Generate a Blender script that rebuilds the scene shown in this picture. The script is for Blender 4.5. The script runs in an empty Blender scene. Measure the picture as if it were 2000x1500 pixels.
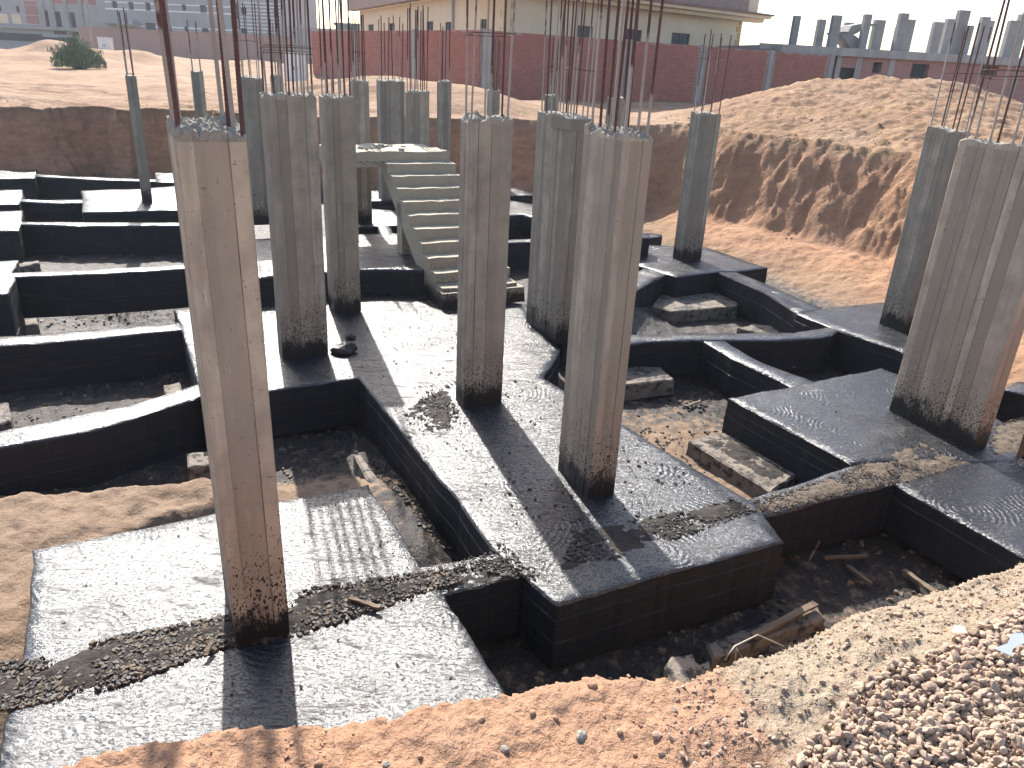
import bpy, bmesh, math, random
import numpy as np
from mathutils import Vector, Matrix
from mathutils.geometry import delaunay_2d_cdt

# ------------------------------------------------------------------ camera
SC = bpy.context.scene
COL = SC.collection
CAM_H = 3.5
FPX, CX, CY = 1490.0, 1000.0, 750.0            # focal length and centre in photo pixels (2000 wide)
_d = np.array([820.0 - CX, 4300.0 - CY])       # vertical vanishing point
_nad = np.array([_d[0], _d[1], FPX]); _nad /= np.linalg.norm(_nad)
_up = -_nad
_fw = np.array([0, 0, 1.0]); _Y = _fw - _up * (_fw @ _up); _Y /= np.linalg.norm(_Y)
_X = np.cross(_Y, _up)
RC = np.array([_X, _Y, _up])
cam_data = bpy.data.cameras.new('camera')
cam = bpy.data.objects.new('camera', cam_data)
COL.objects.link(cam)
_r, _dn, _f = RC[:, 0], RC[:, 1], RC[:, 2]
cam.matrix_world = Matrix(((_r[0], -_dn[0], -_f[0], 0), (_r[1], -_dn[1], -_f[1], 0), (_r[2], -_dn[2], -_f[2], CAM_H), (0, 0, 0, 1)))
cam_data.sensor_width = 36
cam_data.lens = FPX / 2000 * 36
cam_data.clip_start = 0.05
cam_data.clip_end = 3000
SC.camera = cam

# ------------------------------------------------------------------ light
SUN_EL, SUN_AZ = 41.0, 109.5                   # azimuth measured from +X towards +Y
wd = bpy.data.worlds.new('World'); SC.world = wd
wd.use_nodes = True
wn = wd.node_tree.nodes; wl = wd.node_tree.links
wn.clear()
sky = wn.new('ShaderNodeTexSky'); sky.sky_type = 'NISHITA'; sky.sun_disc = False
sky.sun_elevation = math.radians(SUN_EL)
sky.sun_rotation = math.radians(90 - SUN_AZ)
sky.air_density = 1.0; sky.dust_density = 2.1; sky.ozone_density = 1.0
bg = wn.new('ShaderNodeBackground'); bg.inputs[1].default_value = 0.145
wo = wn.new('ShaderNodeOutputWorld')
wl.new(sky.outputs[0], bg.inputs[0]); wl.new(bg.outputs[0], wo.inputs[0])
sd = bpy.data.lights.new('sun', 'SUN'); sd.energy = 5.0; sd.angle = math.radians(0.55); sd.color = (1.0, 0.95, 0.88)
sun = bpy.data.objects.new('sun', sd); COL.objects.link(sun)
_sd = Vector((math.cos(math.radians(SUN_EL)) * math.cos(math.radians(SUN_AZ)), math.cos(math.radians(SUN_EL)) * math.sin(math.radians(SUN_AZ)), math.sin(math.radians(SUN_EL))))
sun.rotation_euler = _sd.to_track_quat('Z', 'Y').to_euler()
sun.location = (-10, 30, 30)
SC.view_settings.view_transform = 'Standard'
SC.view_settings.look = 'None'
SC.view_settings.exposure = 1.3
SC.view_settings.gamma = 1.0
SC.cycles.use_denoising = True
SC.cycles.max_bounces = 6
SC.cycles.volume_bounces = 1
SC.cycles.sample_clamp_indirect = 4.0
rnd = random.Random(7)

# ------------------------------------------------------------------ survey helpers: photo pixel -> place
def _ray(x, y): return RC @ np.array([x - CX, y - CY, FPX])
def at(x, y, z=0.0):
    r = _ray(x, y); t = (z - CAM_H) / r[2]
    return (r[0] * t, r[1] * t)
def aty(x, y, Yw):
    r = _ray(x, y); t = Yw / r[1]
    return Vector((r[0] * t, Yw, CAM_H + r[2] * t))
UA = math.radians(26.0)
U2 = Vector((math.cos(UA), math.sin(UA))); V2 = Vector((-math.sin(UA), math.cos(UA)))

# ------------------------------------------------------------------ noise
_rs = np.random.RandomState(3)
_PERM = _rs.rand(256, 256)
def vnoise(x, y):
    xi = np.floor(x).astype(int); yi = np.floor(y).astype(int)
    fx = x - xi; fy = y - yi
    fx = fx * fx * (3 - 2 * fx); fy = fy * fy * (3 - 2 * fy)
    a = _PERM[xi & 255, yi & 255]; b = _PERM[(xi + 1) & 255, yi & 255]
    c = _PERM[xi & 255, (yi + 1) & 255]; d = _PERM[(xi + 1) & 255, (yi + 1) & 255]
    return (a * (1 - fx) + b * fx) * (1 - fy) + (c * (1 - fx) + d * fx) * fy
def fbm(x, y, o=4, g=0.5):
    s = 0; a = 1.0; t = 0
    for i in range(o):
        s = s + a * (vnoise(x + 17.3 * i, y + 9.1 * i) - 0.5); t += a
        a *= g; x = x * 2.03; y = y * 2.03
    return s / t * 2
def sstep(a, b, x):
    t = np.clip((x - a) / (b - a), 0, 1)
    return t * t * (3 - 2 * t)

# ------------------------------------------------------------------ materials
class NT:
    def __init__(s, name):
        s.m = bpy.data.materials.new(name); s.m.use_nodes = True
        s.n = s.m.node_tree.nodes; s.l = s.m.node_tree.links
        s.b = s.n['Principled BSDF']
    def new(s, t, **kw):
        n = s.n.new(t)
        for k, v in kw.items(): setattr(n, k, v)
        return n
    def link(s, a, b): s.l.new(a, b)
    def coord(s, which='Object', scale=(1, 1, 1), rot=(0, 0, 0)):
        if which == 'World': src = s.new('ShaderNodeNewGeometry').outputs['Position']
        else: src = s.new('ShaderNodeTexCoord').outputs[which]
        mp = s.new('ShaderNodeMapping'); mp.inputs['Scale'].default_value = scale; mp.inputs['Rotation'].default_value = rot
        s.link(src, mp.inputs[0]); return mp.outputs[0]
    def noise(s, vec, scale, detail=4, rough=0.55, dist=0.0):
        n = s.new('ShaderNodeTexNoise'); n.inputs['Scale'].default_value = scale; n.inputs['Detail'].default_value = detail
        n.inputs['Roughness'].default_value = rough; n.inputs['Distortion'].default_value = dist
        s.link(vec, n.inputs['Vector']); return n.outputs['Fac']
    def ramp(s, fac, stops):
        r = s.new('ShaderNodeValToRGB'); el = r.color_ramp.elements
        while len(el) < len(stops): el.new(0.5)
        for e, (p, c) in zip(el, stops):
            e.position = p; e.color = (c[0], c[1], c[2], 1) if not isinstance(c, float) else (c, c, c, 1)
        s.link(fac, r.inputs[0]); return r.outputs[0]
    def mix(s, fac, a, b, mode='MIX'):
        m = s.new('ShaderNodeMix', data_type='RGBA', blend_type=mode)
        for sock, v in ((m.inputs[0], fac), (m.inputs[6], a), (m.inputs[7], b)):
            if isinstance(v, (int, float)): sock.default_value = v
            elif isinstance(v, tuple): sock.default_value = (v[0], v[1], v[2], 1)
            else: s.link(v, sock)
        return m.outputs[2]
    def math(s, op, a, b=None, c=None):
        m = s.new('ShaderNodeMath', operation=op)
        for i, v in enumerate((a, b, c)):
            if v is None: continue
            if isinstance(v, (int, float)): m.inputs[i].default_value = v
            else: s.link(v, m.inputs[i])
        return m.outputs[0]
    def mapr(s, v, a, b, c=0.0, d=1.0):
        m = s.new('ShaderNodeMapRange'); m.inputs[1].default_value = a; m.inputs[2].default_value = b
        m.inputs[3].default_value = c; m.inputs[4].default_value = d; s.link(v, m.inputs[0]); return m.outputs[0]
    def bump(s, h, strength=0.5, dist=0.01, prev=None):
        b = s.new('ShaderNodeBump'); b.inputs['Strength'].default_value = strength; b.inputs['Distance'].default_value = dist
        s.link(h, b.inputs['Height'])
        if prev is not None: s.link(prev, b.inputs['Normal'])
        return b.outputs[0]
    def attr(s, name): return s.new('ShaderNodeAttribute', attribute_name=name).outputs['Fac']
    def set(s, color=None, rough=None, normal=None, spec=None, metal=None):
        for k, v in (('Base Color', color), ('Roughness', rough), ('Normal', normal), ('Specular IOR Level', spec), ('Metallic', metal)):
            if v is None: continue
            if isinstance(v, (int, float)): s.b.inputs[k].default_value = v
            elif isinstance(v, tuple): s.b.inputs[k].default_value = (v[0], v[1], v[2], 1)
            else: s.link(v, s.b.inputs[k])
        return s.m
M = {}
def mat_tar():
    t = NT('bitumen')
    w = t.coord('World'); ws = t.coord('World', (1.0, 2.6, 2.6), (0, 0, -0.55))
    big = t.noise(w, 1.1, 5, 0.6)
    mid = t.noise(ws, 11, 5, 0.62, 0.8)
    peb = t.noise(w, 30, 5, 0.68, 0.4)
    # trowel and brush swirls: arcs about scattered centres
    vo = t.new('ShaderNodeTexVoronoi', voronoi_dimensions='2D', feature='F1'); vo.inputs['Scale'].default_value = 1.25; vo.inputs['Randomness'].default_value = 1.0
    t.link(w, vo.inputs['Vector'])
    ph = t.math('ADD', t.math('MULTIPLY', vo.outputs['Distance'], 95.0), t.math('MULTIPLY', t.noise(w, 3.5, 4, 0.6), 16.0))
    swm = t.ramp(t.noise(w, 1.6, 3, 0.5), [(0.50, 0.0), (0.62, 1.0)])
    sw = t.math('MULTIPLY', t.math('SINE', ph), swm)
    dust = t.ramp(t.noise(w, 1.7, 7, 0.74), [(0.54, 0.0), (0.74, 0.8)])
    pits = t.ramp(peb, [(0.36, 1.0), (0.44, 0.0)])
    col = t.mix(dust, (0.010, 0.012, 0.016), (0.040, 0.036, 0.033))
    speck = t.ramp(t.noise(w, 55, 3, 0.6), [(0.66, 0.0), (0.72, 0.35)])
    col = t.mix(speck, col, (0.10, 0.082, 0.065))
    fl = t.noise(t.coord('World', (1.0, 2.0, 2.0), (0, 0, 0.5)), 34, 5, 0.7, 0.6)
    flm = t.ramp(fl, [(0.41, 1.0), (0.475, 0.0)])
    smn = t.noise(t.coord('World', (0.55, 2.2, 2.2), (0, 0, -0.45)), 3.2, 8, 0.78, 0.5)
    sm = t.ramp(smn, [(0.55, 0.0), (0.64, 0.9)])
    dull = t.math('MAXIMUM', t.math('MULTIPLY', flm, 0.72), sm)
    rgh = t.math('ADD', t.mapr(big, 0.3, 0.7, 0.20, 0.27), t.math('ADD', t.math('MULTIPLY', dust, 0.08), t.math('MULTIPLY', dull, 0.4)))
    col = t.mix(t.math('MULTIPLY', sm, 0.7), col, (0.030, 0.027, 0.025))
    n = t.bump(mid, 0.30, 0.03)
    n = t.bump(sw, 0.55, 0.0045, n)
    n = t.bump(peb, 0.46, 0.018, n)
    n = t.bump(fl, 0.30, 0.012, n)
    return t.set(col, rgh, n, t.mapr(dull, 0.0, 1.0, 0.78, 0.08))
def mat_tar_side():
    t = NT('bitumen_on_boards')
    ws = t.coord('World', (1, 1, 9.0))
    a = t.noise(ws, 5, 5, 0.6); b = t.noise(t.coord('World', (0.35, 0.35, 24)), 5, 3, 0.6)
    dust = t.ramp(t.noise(t.coord('World', (1, 1, 5)), 2.4, 6, 0.7), [(0.55, 0.0), (0.8, 0.6)])
    col = t.mix(dust, (0.008, 0.010, 0.014), (0.04, 0.036, 0.034))
    col = t.mix(t.ramp(b, [(0.62, 0.0), (0.70, 0.42)]), col, (0.085, 0.078, 0.072))
    drip = t.ramp(t.noise(t.coord('World', (9, 9, 0.8)), 2.2, 5, 0.7), [(0.60, 0.0), (0.68, 0.5)])
    col = t.mix(drip, col, (0.045, 0.040, 0.037))
    n = t.bump(a, 0.5, 0.02); n = t.bump(t.noise(t.coord('World'), 40, 3), 0.4, 0.008, n)
    return t.set(col, t.mapr(a, 0.3, 0.7, 0.45, 0.7), n, 0.25)
def mat_concrete(name, c0, c1, tar=True, warm=(0.36, 0.30, 0.245)):
    t = NT(name)
    o = t.coord('Object', (1, 1, 0.09)); oo = t.coord('Object')
    st = t.noise(o, 16, 5, 0.62); st2 = t.noise(t.coord('Object', (1, 1, 0.02)), 5, 3, 0.5)
    blot = t.noise(oo, 3.0, 5, 0.6); fine = t.noise(oo, 90, 3, 0.6)
    col = t.mix(t.mapr(st, 0.37, 0.63), c0, c1)
    col = t.mix(t.mapr(st2, 0.42, 0.62), col, warm)
    tone = t.attr('board')
    col = t.mix(t.mapr(tone, 0.0, 1.0, 0.72, 0.0), col, (c0[0] * 0.55, c0[1] * 0.55, c0[2] * 0.55))
    col = t.mix(t.ramp(blot, [(0.35, 0.7), (0.6, 0.0)]), col, (c0[0] * 0.72, c0[1] * 0.72, c0[2] * 0.74))
    col = t.mix(t.ramp(t.noise(oo, 30, 4, 0.7), [(0.325, 0.75), (0.37, 0.0)]), col, (0.10, 0.09, 0.078))
    col = t.mix(t.ramp(t.noise(o, 42, 3, 0.6), [(0.66, 0.0), (0.74, 0.5)]), col, (0.50, 0.47, 0.43))
    rgh = 0.85
    if tar:
        pz = t.new('ShaderNodeSeparateXYZ'); t.link(t.new('ShaderNodeTexCoord').outputs['Object'], pz.inputs[0])
        z = pz.outputs[2]
        big = t.noise(oo, 5, 4, 0.6); ragg = t.noise(t.coord('Object', (1, 1, 0.3)), 40, 3, 0.7)
        edge = t.math('ADD', t.math('ADD', z, t.math('MULTIPLY', big, -0.55)), t.math('MULTIPLY', ragg, -0.42))
        solid = t.mapr(edge, -0.34, -0.22, 1.0, 0.0)
        spat = t.noise(t.coord('Object', (1.3, 1.3, 0.75)), 62, 2, 0.5)
        thr = t.mapr(z, 0.0, 1.25, 0.47, 0.80)
        sp = t.mapr(t.math('SUBTRACT', spat, thr), 0.0, 0.02)
        msk = t.math('MAXIMUM', solid, sp)
        col = t.mix(msk, col, (0.012, 0.012, 0.013))
        rgh = t.mapr(msk, 0, 1, 0.85, 0.45)
    n = t.bump(st, 0.35, 0.012); n = t.bump(fine, 0.45, 0.004, n)
    return t.set(col, rgh, n, 0.3)
def mat_simple(name, c, c2=None, scale=8, rough=0.8, bump=0.3, which='Object', stretch=(1, 1, 1), spec=0.3, metal=0.0, bdist=0.01):
    t = NT(name)
    v = t.coord(which, stretch); f = t.noise(v, scale, 5, 0.62)
    col = t.mix(t.mapr(f, 0.3, 0.7), c, c2 or tuple(x * 0.72 for x in c))
    return t.set(col, rough, t.bump(t.noise(v, scale * 4, 4, 0.6), bump, bdist), spec, metal)
def mat_rebar():
    t = NT('rusty_steel')
    oi = t.new('ShaderNodeObjectInfo'); v = t.coord('World', (1, 1, 0.5))
    f = t.noise(v, 30, 4, 0.7)
    rust = t.mix(t.mapr(f, 0.3, 0.7), (0.062, 0.032, 0.029), (0.115, 0.055, 0.046))
    # cement slurry caked on the lower length of some bars
    pz = t.new('ShaderNodeSeparateXYZ'); t.link(t.new('ShaderNodeTexCoord').outputs['Object'], pz.inputs[0])
    lim = t.math('MULTIPLY_ADD', oi.outputs['Random'], 1.7, -0.55)
    edge = t.math('ADD', t.math('SUBTRACT', lim, pz.outputs[2]), t.math('MULTIPLY', t.math('SUBTRACT', t.noise(v, 9, 4, 0.7), 0.5), 0.8))
    m = t.mapr(edge, -0.03, 0.05)
    col = t.mix(m, rust, t.mix(f, (0.36, 0.315, 0.265), (0.24, 0.21, 0.18)))
    return t.set(col, 0.8, t.bump(f, 0.5, 0.004), 0.3)
def mat_ground():
    t = NT('soil')
    w = t.coord('World')
    clay = t.attr('clay'); tarry = t.attr('tarry'); pale = t.attr('pale'); pit = t.attr('pit'); face = t.attr('cut')
    n0 = t.noise(w, 0.35, 5, 0.6)
    n1 = t.noise(w, 0.9, 6, 0.65); n2 = t.noise(w, 7, 5, 0.65); n3 = t.noise(w, 38, 5, 0.7); n4 = t.noise(w, 130, 3, 0.6)
    orange = t.mix(t.mapr(n2, 0.3, 0.7), (0.37, 0.195, 0.108), (0.295, 0.162, 0.095))
    sand = t.mix(t.mapr(n1, 0.35, 0.65), (0.275, 0.170, 0.094), (0.20, 0.118, 0.065))
    col = t.mix(pale, orange, sand)
    col = t.mix(t.ramp(n0, [(0.45, 0.0), (0.65, 0.55)]), col, (0.30, 0.215, 0.155))
    col = t.mix(t.ramp(n1, [(0.52, 0.0), (0.68, 0.55)]), col, (0.24, 0.130, 0.082))
    rut = t.noise(t.coord('World', (0.22, 1.0, 1.0), (0, 0, 0.12)), 1.5, 7, 0.7)
    col = t.mix(t.math('MULTIPLY', pale, t.ramp(rut, [(0.48, 0.0), (0.60, 0.75)])), col, (0.175, 0.098, 0.060))
    fc = t.mix(t.mapr(t.noise(t.coord('World', (1, 1, 2.5)), 2.2, 6, 0.7), 0.36, 0.64), (0.44, 0.225, 0.125), (0.27, 0.138, 0.082))
    col = t.mix(face, col, fc)
    cl = t.mix(t.mapr(n2, 0.3, 0.7), (0.31, 0.255, 0.185), (0.25, 0.188, 0.13))
    cm = t.mapr(t.math('ADD', clay, t.math('MULTIPLY', t.math('SUBTRACT', n2, 0.5), 0.9)), 0.42, 0.58)
    col = t.mix(cm, col, cl)
    pc = t.mix(t.mapr(n2, 0.3, 0.7), (0.245, 0.172, 0.115), (0.15, 0.104, 0.072))
    col = t.mix(pit, col, pc)
    col = t.mix(t.ramp(n3, [(0.32, 0.6), (0.46, 0.0)]), col, (0.17, 0.098, 0.066))
    col = t.mix(t.ramp(n4, [(0.60, 0.0), (0.70, 0.6)]), col, (0.38, 0.275, 0.195))
    tm = t.mapr(t.math('ADD', tarry, t.math('MULTIPLY', t.math('SUBTRACT', n2, 0.5), 1.1)), 0.38, 0.62)
    tc = t.mix(t.mapr(n3, 0.42, 0.66), (0.015, 0.015, 0.016), (0.055, 0.045, 0.038))
    col = t.mix(tm, col, tc)
    rgh = t.mapr(tm, 0, 1, 0.95, 0.5)
    n = t.bump(n1, 0.7, 0.16); n = t.bump(n2, 0.8, 0.06, n); n = t.bump(n3, 0.9, 0.022, n); n = t.bump(n4, 0.6, 0.006, n)
    return t.set(col, rgh, n, 0.25)
M['tar'] = mat_tar(); M['tarside'] = mat_tar_side(); M['ground'] = mat_ground(); M['rebar'] = mat_rebar()
M['conc'] = mat_concrete('column_concrete', (0.245, 0.214, 0.166), (0.41, 0.362, 0.286), True, (0.36, 0.302, 0.225))
M['conc_warm'] = mat_concrete('column_concrete_warm', (0.32, 0.272, 0.208), (0.46, 0.395, 0.305), True, (0.44, 0.365, 0.27))
M['stair'] = mat_concrete('stair_concrete', (0.42, 0.365, 0.265), (0.53, 0.465, 0.34), True, (0.50, 0.415, 0.29))
M['pad'] = mat_simple('blinding_concrete', (0.215, 0.18, 0.145), (0.10, 0.085, 0.07), 4, 0.9, 0.6, 'World')
def mat_pad():
    t = NT('blinding_concrete')
    w = t.coord('World'); f = t.noise(w, 4, 5, 0.65)
    col = t.mix(t.mapr(f, 0.3, 0.7), (0.20, 0.165, 0.13), (0.10, 0.083, 0.067))
    m = t.ramp(t.noise(w, 9, 5, 0.72), [(0.50, 0.0), (0.58, 0.92)])
    col = t.mix(m, col, (0.02, 0.019, 0.019))
    return t.set(col, 0.8, t.bump(t.noise(w, 26, 5, 0.65), 0.7, 0.02), 0.3)
M['pad'] = mat_pad()
M['rough'] = mat_simple('broken_concrete', (0.46, 0.42, 0.35), (0.25, 0.225, 0.185), 40, 0.9, 1.0, 'World', bdist=0.02)
M['chip_dark'] = mat_simple('tarry_crumbs', (0.014, 0.013, 0.014), (0.045, 0.038, 0.034), 20, 0.5, 0.6, 'World')
M['chip_brown'] = mat_simple('dry_mud_crumbs', (0.075, 0.061, 0.048), (0.04, 0.034, 0.029), 14, 0.9, 0.6, 'World')
M['mudcrumb'] = mat_simple('pale_mud_crumbs', (0.19, 0.15, 0.11), (0.10, 0.08, 0.06), 14, 0.9, 0.6, 'World')
M['sandclod'] = mat_simple('sand_clod', (0.27, 0.175, 0.108), (0.20, 0.128, 0.08), 6, 0.95, 0.6, 'World')
def mat_mud(name, a_, b_):
    t = NT(name); w = t.coord('World'); f = t.noise(w, 18, 6, 0.7)
    col = t.mix(t.mapr(t.noise(w, 6, 5, 0.65), 0.35, 0.65), a_, b_)
    col = t.mix(t.ramp(f, [(0.38, 0.8), (0.5, 0.0)]), col, (0.012, 0.012, 0.012))
    return t.set(col, 0.85, t.bump(t.noise(w, 55, 5, 0.7), 1.0, 0.012, t.bump(f, 0.8, 0.02)), 0.2)
M['mudsmear'] = mat_mud('dark_mud', (0.055, 0.045, 0.037), (0.022, 0.02, 0.019)); M['mudpale'] = mat_mud('pale_mud', (0.135, 0.105, 0.077), (0.085, 0.068, 0.052))
M['wood'] = mat_simple('weathered_timber', (0.17, 0.125, 0.085), (0.085, 0.063, 0.045), 9, 0.8, 0.5, 'Object', (0.3, 3, 3))
M['brick'] = mat_simple('red_brick', (0.38, 0.13, 0.098), (0.28, 0.096, 0.075), 1.7, 0.9, 0.4, 'World')
M['brick_light'] = mat_simple('pale_red_brick', (0.40, 0.16, 0.12), (0.29, 0.11, 0.085), 2.5, 0.9, 0.4, 'World')
M['mortar'] = mat_simple('mortar', (0.38, 0.27, 0.225), (0.29, 0.19, 0.155), 5, 0.95, 0.5, 'World')
M['post'] = mat_simple('post_concrete', (0.36, 0.335, 0.305), (0.25, 0.23, 0.21), 3, 0.9, 0.4, 'World', (1, 1, 0.3))
M['cream'] = mat_simple('cream_render', (0.66, 0.53, 0.37), (0.58, 0.455, 0.31), 0.7, 0.9, 0.2, 'World')
M['quoin'] = mat_simple('ochre_quoin', (0.50, 0.35, 0.17), (0.42, 0.28, 0.13), 3, 0.9, 0.2, 'World')
M['glass'] = mat_simple('dark_window', (0.03, 0.045, 0.07), (0.02, 0.03, 0.045), 3, 0.25, 0.05, 'World')
M['dark'] = mat_simple('dark_interior', (0.03, 0.035, 0.045), None, 3, 0.8, 0.1, 'World')
M['frame'] = mat_simple('window_frame', (0.10, 0.09, 0.08), None, 5, 0.6, 0.1, 'World')
M['white'] = mat_simple('white_paint', (0.72, 0.72, 0.70), (0.62, 0.62, 0.60), 2, 0.7, 0.1, 'World')
M['greyr'] = mat_simple('grey_render', (0.34, 0.335, 0.33), (0.28, 0.275, 0.27), 0.4, 0.9, 0.2, 'World')
M['pinkw'] = mat_simple('pinkish_brick_render', (0.33, 0.215, 0.185), (0.27, 0.175, 0.155), 0.5, 0.9, 0.3, 'World')
M['redpanel'] = mat_simple('red_brick_panel', (0.36, 0.17, 0.15), (0.28, 0.13, 0.115), 2.5, 0.9, 0.3, 'World')
M['tilered'] = mat_simple('roof_tile', (0.25, 0.12, 0.10), (0.18, 0.09, 0.08), 3, 0.8, 0.4, 'World')
M['framec'] = mat_simple('raw_frame_concrete', (0.27, 0.265, 0.255), (0.20, 0.195, 0.19), 1.5, 0.9, 0.2, 'World')
M['hut'] = mat_simple('teal_metal', (0.16, 0.25, 0.29), None, 2, 0.6, 0.1, 'World')
M['clod'] = mat_simple('soil_clod', (0.36, 0.21, 0.13), (0.26, 0.15, 0.095), 20, 0.95, 0.5, 'World')
def mat_bricktex(name, c1, c2, mortar, scale):
    t = NT(name)
    b = t.new('ShaderNodeTexBrick'); b.inputs['Scale'].default_value = scale
    b.inputs['Color1'].default_value = (*c1, 1); b.inputs['Color2'].default_value = (*c2, 1); b.inputs['Mortar'].default_value = (*mortar, 1)
    b.inputs['Mortar Size'].default_value = 0.012; b.inputs['Brick Width'].default_value = 0.25; b.inputs['Row Height'].default_value = 0.077
    t.link(t.coord('Object', (1, 1, 1), (math.radians(90), 0, 0)), b.inputs['Vector'])
    n = t.noise(t.coord('World'), 0.8, 4, 0.6)
    col = t.mix(t.mapr(n, 0.35, 0.65, 0.0, 0.22), b.outputs[0], mortar)
    return t.set(col, 0.9, t.bump(b.outputs['Fac'], -0.4, 0.01), 0.2)
M['bricktex'] = mat_bricktex('brickwork', (0.36, 0.13, 0.10), (0.27, 0.095, 0.078), (0.33, 0.235, 0.205), 1.0)
M['stonetex'] = mat_bricktex('stone_veneer', (0.26, 0.17, 0.14), (0.17, 0.12, 0.11), (0.35, 0.27, 0.22), 0.7)
def mat_gravel():
    t = NT('pinkish_gravel')
    a = t.attr('tone'); n = t.noise(t.coord('World'), 60, 4, 0.6)
    col = t.ramp(a, [(0.0, (0.235, 0.155, 0.105)), (0.35, (0.305, 0.212, 0.150)), (0.65, (0.35, 0.25, 0.182)), (1.0, (0.29, 0.225, 0.165))])
    col = t.mix(t.mapr(n, 0.4, 0.8, 0.0, 0.6), col, (0.34, 0.26, 0.20))
    return t.set(col, 0.85, t.bump(n, 0.4, 0.004), 0.3)
M['gravel'] = mat_gravel()
def mat_leaf():
    t = NT('shrub_leaf')
    a = t.attr('tone')
    col = t.ramp(a, [(0.0, (0.06, 0.10, 0.055)), (0.6, (0.115, 0.165, 0.09)), (1.0, (0.19, 0.23, 0.13))])
    return t.set(col, 0.6, None, 0.3)
M['leaf'] = mat_leaf()

# ------------------------------------------------------------------ object helpers
def mesh_obj(name, verts, faces, mats, parent=None, mi=None, smooth=None, label=None, cat=None, group=None, kind=None):
    me = bpy.data.meshes.new(name)
    me.from_pydata([tuple(v) for v in verts], [], faces)
    for m in (mats if isinstance(mats, (list, tuple)) else [mats]): me.materials.append(m if not isinstance(m, str) else M[m])
    if mi is not None: me.polygons.foreach_set('material_index', mi)
    if smooth is not None:
        me.polygons.foreach_set('use_smooth', [bool(smooth)] * len(me.polygons) if isinstance(smooth, bool) else smooth)
    me.update()
    o = bpy.data.objects.new(name, me); COL.objects.link(o)
    if parent is not None: o.parent = parent
    return tag(o, label, cat, group, kind)
def tag(o, label=None, cat=None, group=None, kind=None):
    if label: o['label'] = label
    if cat: o['category'] = cat; o['kind'] = 'thing'
    if group: o['group'] = group
    if kind: o['kind'] = kind
    return o
def empty(name, loc, label=None, cat=None, group=None, rz=0):
    o = bpy.data.objects.new(name, None); COL.objects.link(o); o.location = loc; o.rotation_euler = (0, 0, rz)
    o.empty_display_size = 0.2
    return tag(o, label, cat, group)
class MB:
    def __init__(s): s.v = []; s.f = []; s.mi = []
    def add(s, vs, fs, m=0):
        b = len(s.v); s.v += [tuple(v) for v in vs]; s.f += [tuple(i + b for i in f) for f in fs]; s.mi += [m] * len(fs)
    def box(s, lo, hi, m=0, mtx=None):
        x0, y0, z0 = lo; x1, y1, z1 = hi
        vs = [(x0, y0, z0), (x1, y0, z0), (x1, y1, z0), (x0, y1, z0), (x0, y0, z1), (x1, y0, z1), (x1, y1, z1), (x0, y1, z1)]
        if mtx is not None: vs = [tuple(mtx @ Vector(v)) for v in vs]
        s.add(vs, [(0, 3, 2, 1), (4, 5, 6, 7), (0, 1, 5, 4), (1, 2, 6, 5), (2, 3, 7, 6), (3, 0, 4, 7)], m)
    def tube(s, pts, r, n=6, m=0, cap=True):
        pts = [Vector(p) for p in pts]; b = len(s.v)
        for i, p in enumerate(pts):
            d = (pts[min(i + 1, len(pts) - 1)] - pts[max(i - 1, 0)]).normalized()
            a = d.orthogonal().normalized(); c = d.cross(a)
            rr = r[i] if isinstance(r, (list, tuple)) else r
            for k in range(n):
                t = 2 * math.pi * k / n
                s.v.append(tuple(p + a * (rr * math.cos(t)) + c * (rr * math.sin(t))))
        for i in range(len(pts) - 1):
            for k in range(n):
                s.f.append((b + i * n + k, b + i * n + (k + 1) % n, b + (i + 1) * n + (k + 1) % n, b + (i + 1) * n + k)); s.mi.append(m)
        if cap:
            s.f.append(tuple(b + k for k in range(n))[::-1]); s.mi.append(m)
            s.f.append(tuple(b + (len(pts) - 1) * n + k for k in range(n))); s.mi.append(m)
    def build(s, name, mats, parent=None, smooth=None, **kw):
        return mesh_obj(name, s.v, s.f, mats, parent, s.mi, smooth, **kw)

# ------------------------------------------------------------------ terrain
RIM = np.array([(-6, 0.55), (-2.5, 1.0), (-1.12, 1.39), (-0.85, 1.52), (-0.58, 1.59), (0.02, 1.71), (0.28, 1.78), (0.55, 1.76), (0.85, 1.88), (1.14, 2.05),
                (1.55, 2.27), (2.04, 2.53), (4, 3.5), (7, 4.6), (9.6, 7), (9.8, 11), (9.2, 15), (8.3, 18.0), (6.8, 19.9), (5.5, 21.7), (4.4, 23.2), (2.5, 24), (0, 23.6),
                (-2.4, 22.6), (-5, 22.3), (-6.6, 22.8), (-8.2, 21.9), (-9.4, 22.5), (-10.8, 21.7), (-12, 22.1), (-13.2, 21.2), (-15, 21.5), (-24, 20), (-27, 10), (-20, 1.5)])
def pit_dist(x, y):
    """distance inside the rim (positive in the pit)"""
    d = np.full(x.shape, 1e9); ins = np.zeros(x.shape, bool)
    n = len(RIM)
    for i in range(n):
        ax, ay = RIM[i]; bx, by = RIM[(i + 1) % n]
        ex, ey = bx - ax, by - ay
        t = np.clip(((x - ax) * ex + (y - ay) * ey) / (ex * ex + ey * ey), 0, 1)
        d = np.minimum(d, (x - ax - t * ex) ** 2 + (y - ay - t * ey) ** 2)
        c = ((ay > y) != (by > y)) & (x < ex * (y - ay) / (ey if abs(ey) > 1e-9 else 1e-9) + ax)
        ins ^= c
    d = np.sqrt(d)
    return np.where(ins, d, -d)
def gauss(x, y, cx, cy, sx, sy, a=0.0):
    c, s = math.cos(a), math.sin(a)
    u = (x - cx) * c + (y - cy) * s; v = -(x - cx) * s + (y - cy) * c
    return np.exp(-0.5 * ((u / sx) ** 2 + (v / sy) ** 2))
_fr = random.Random(12)
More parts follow.
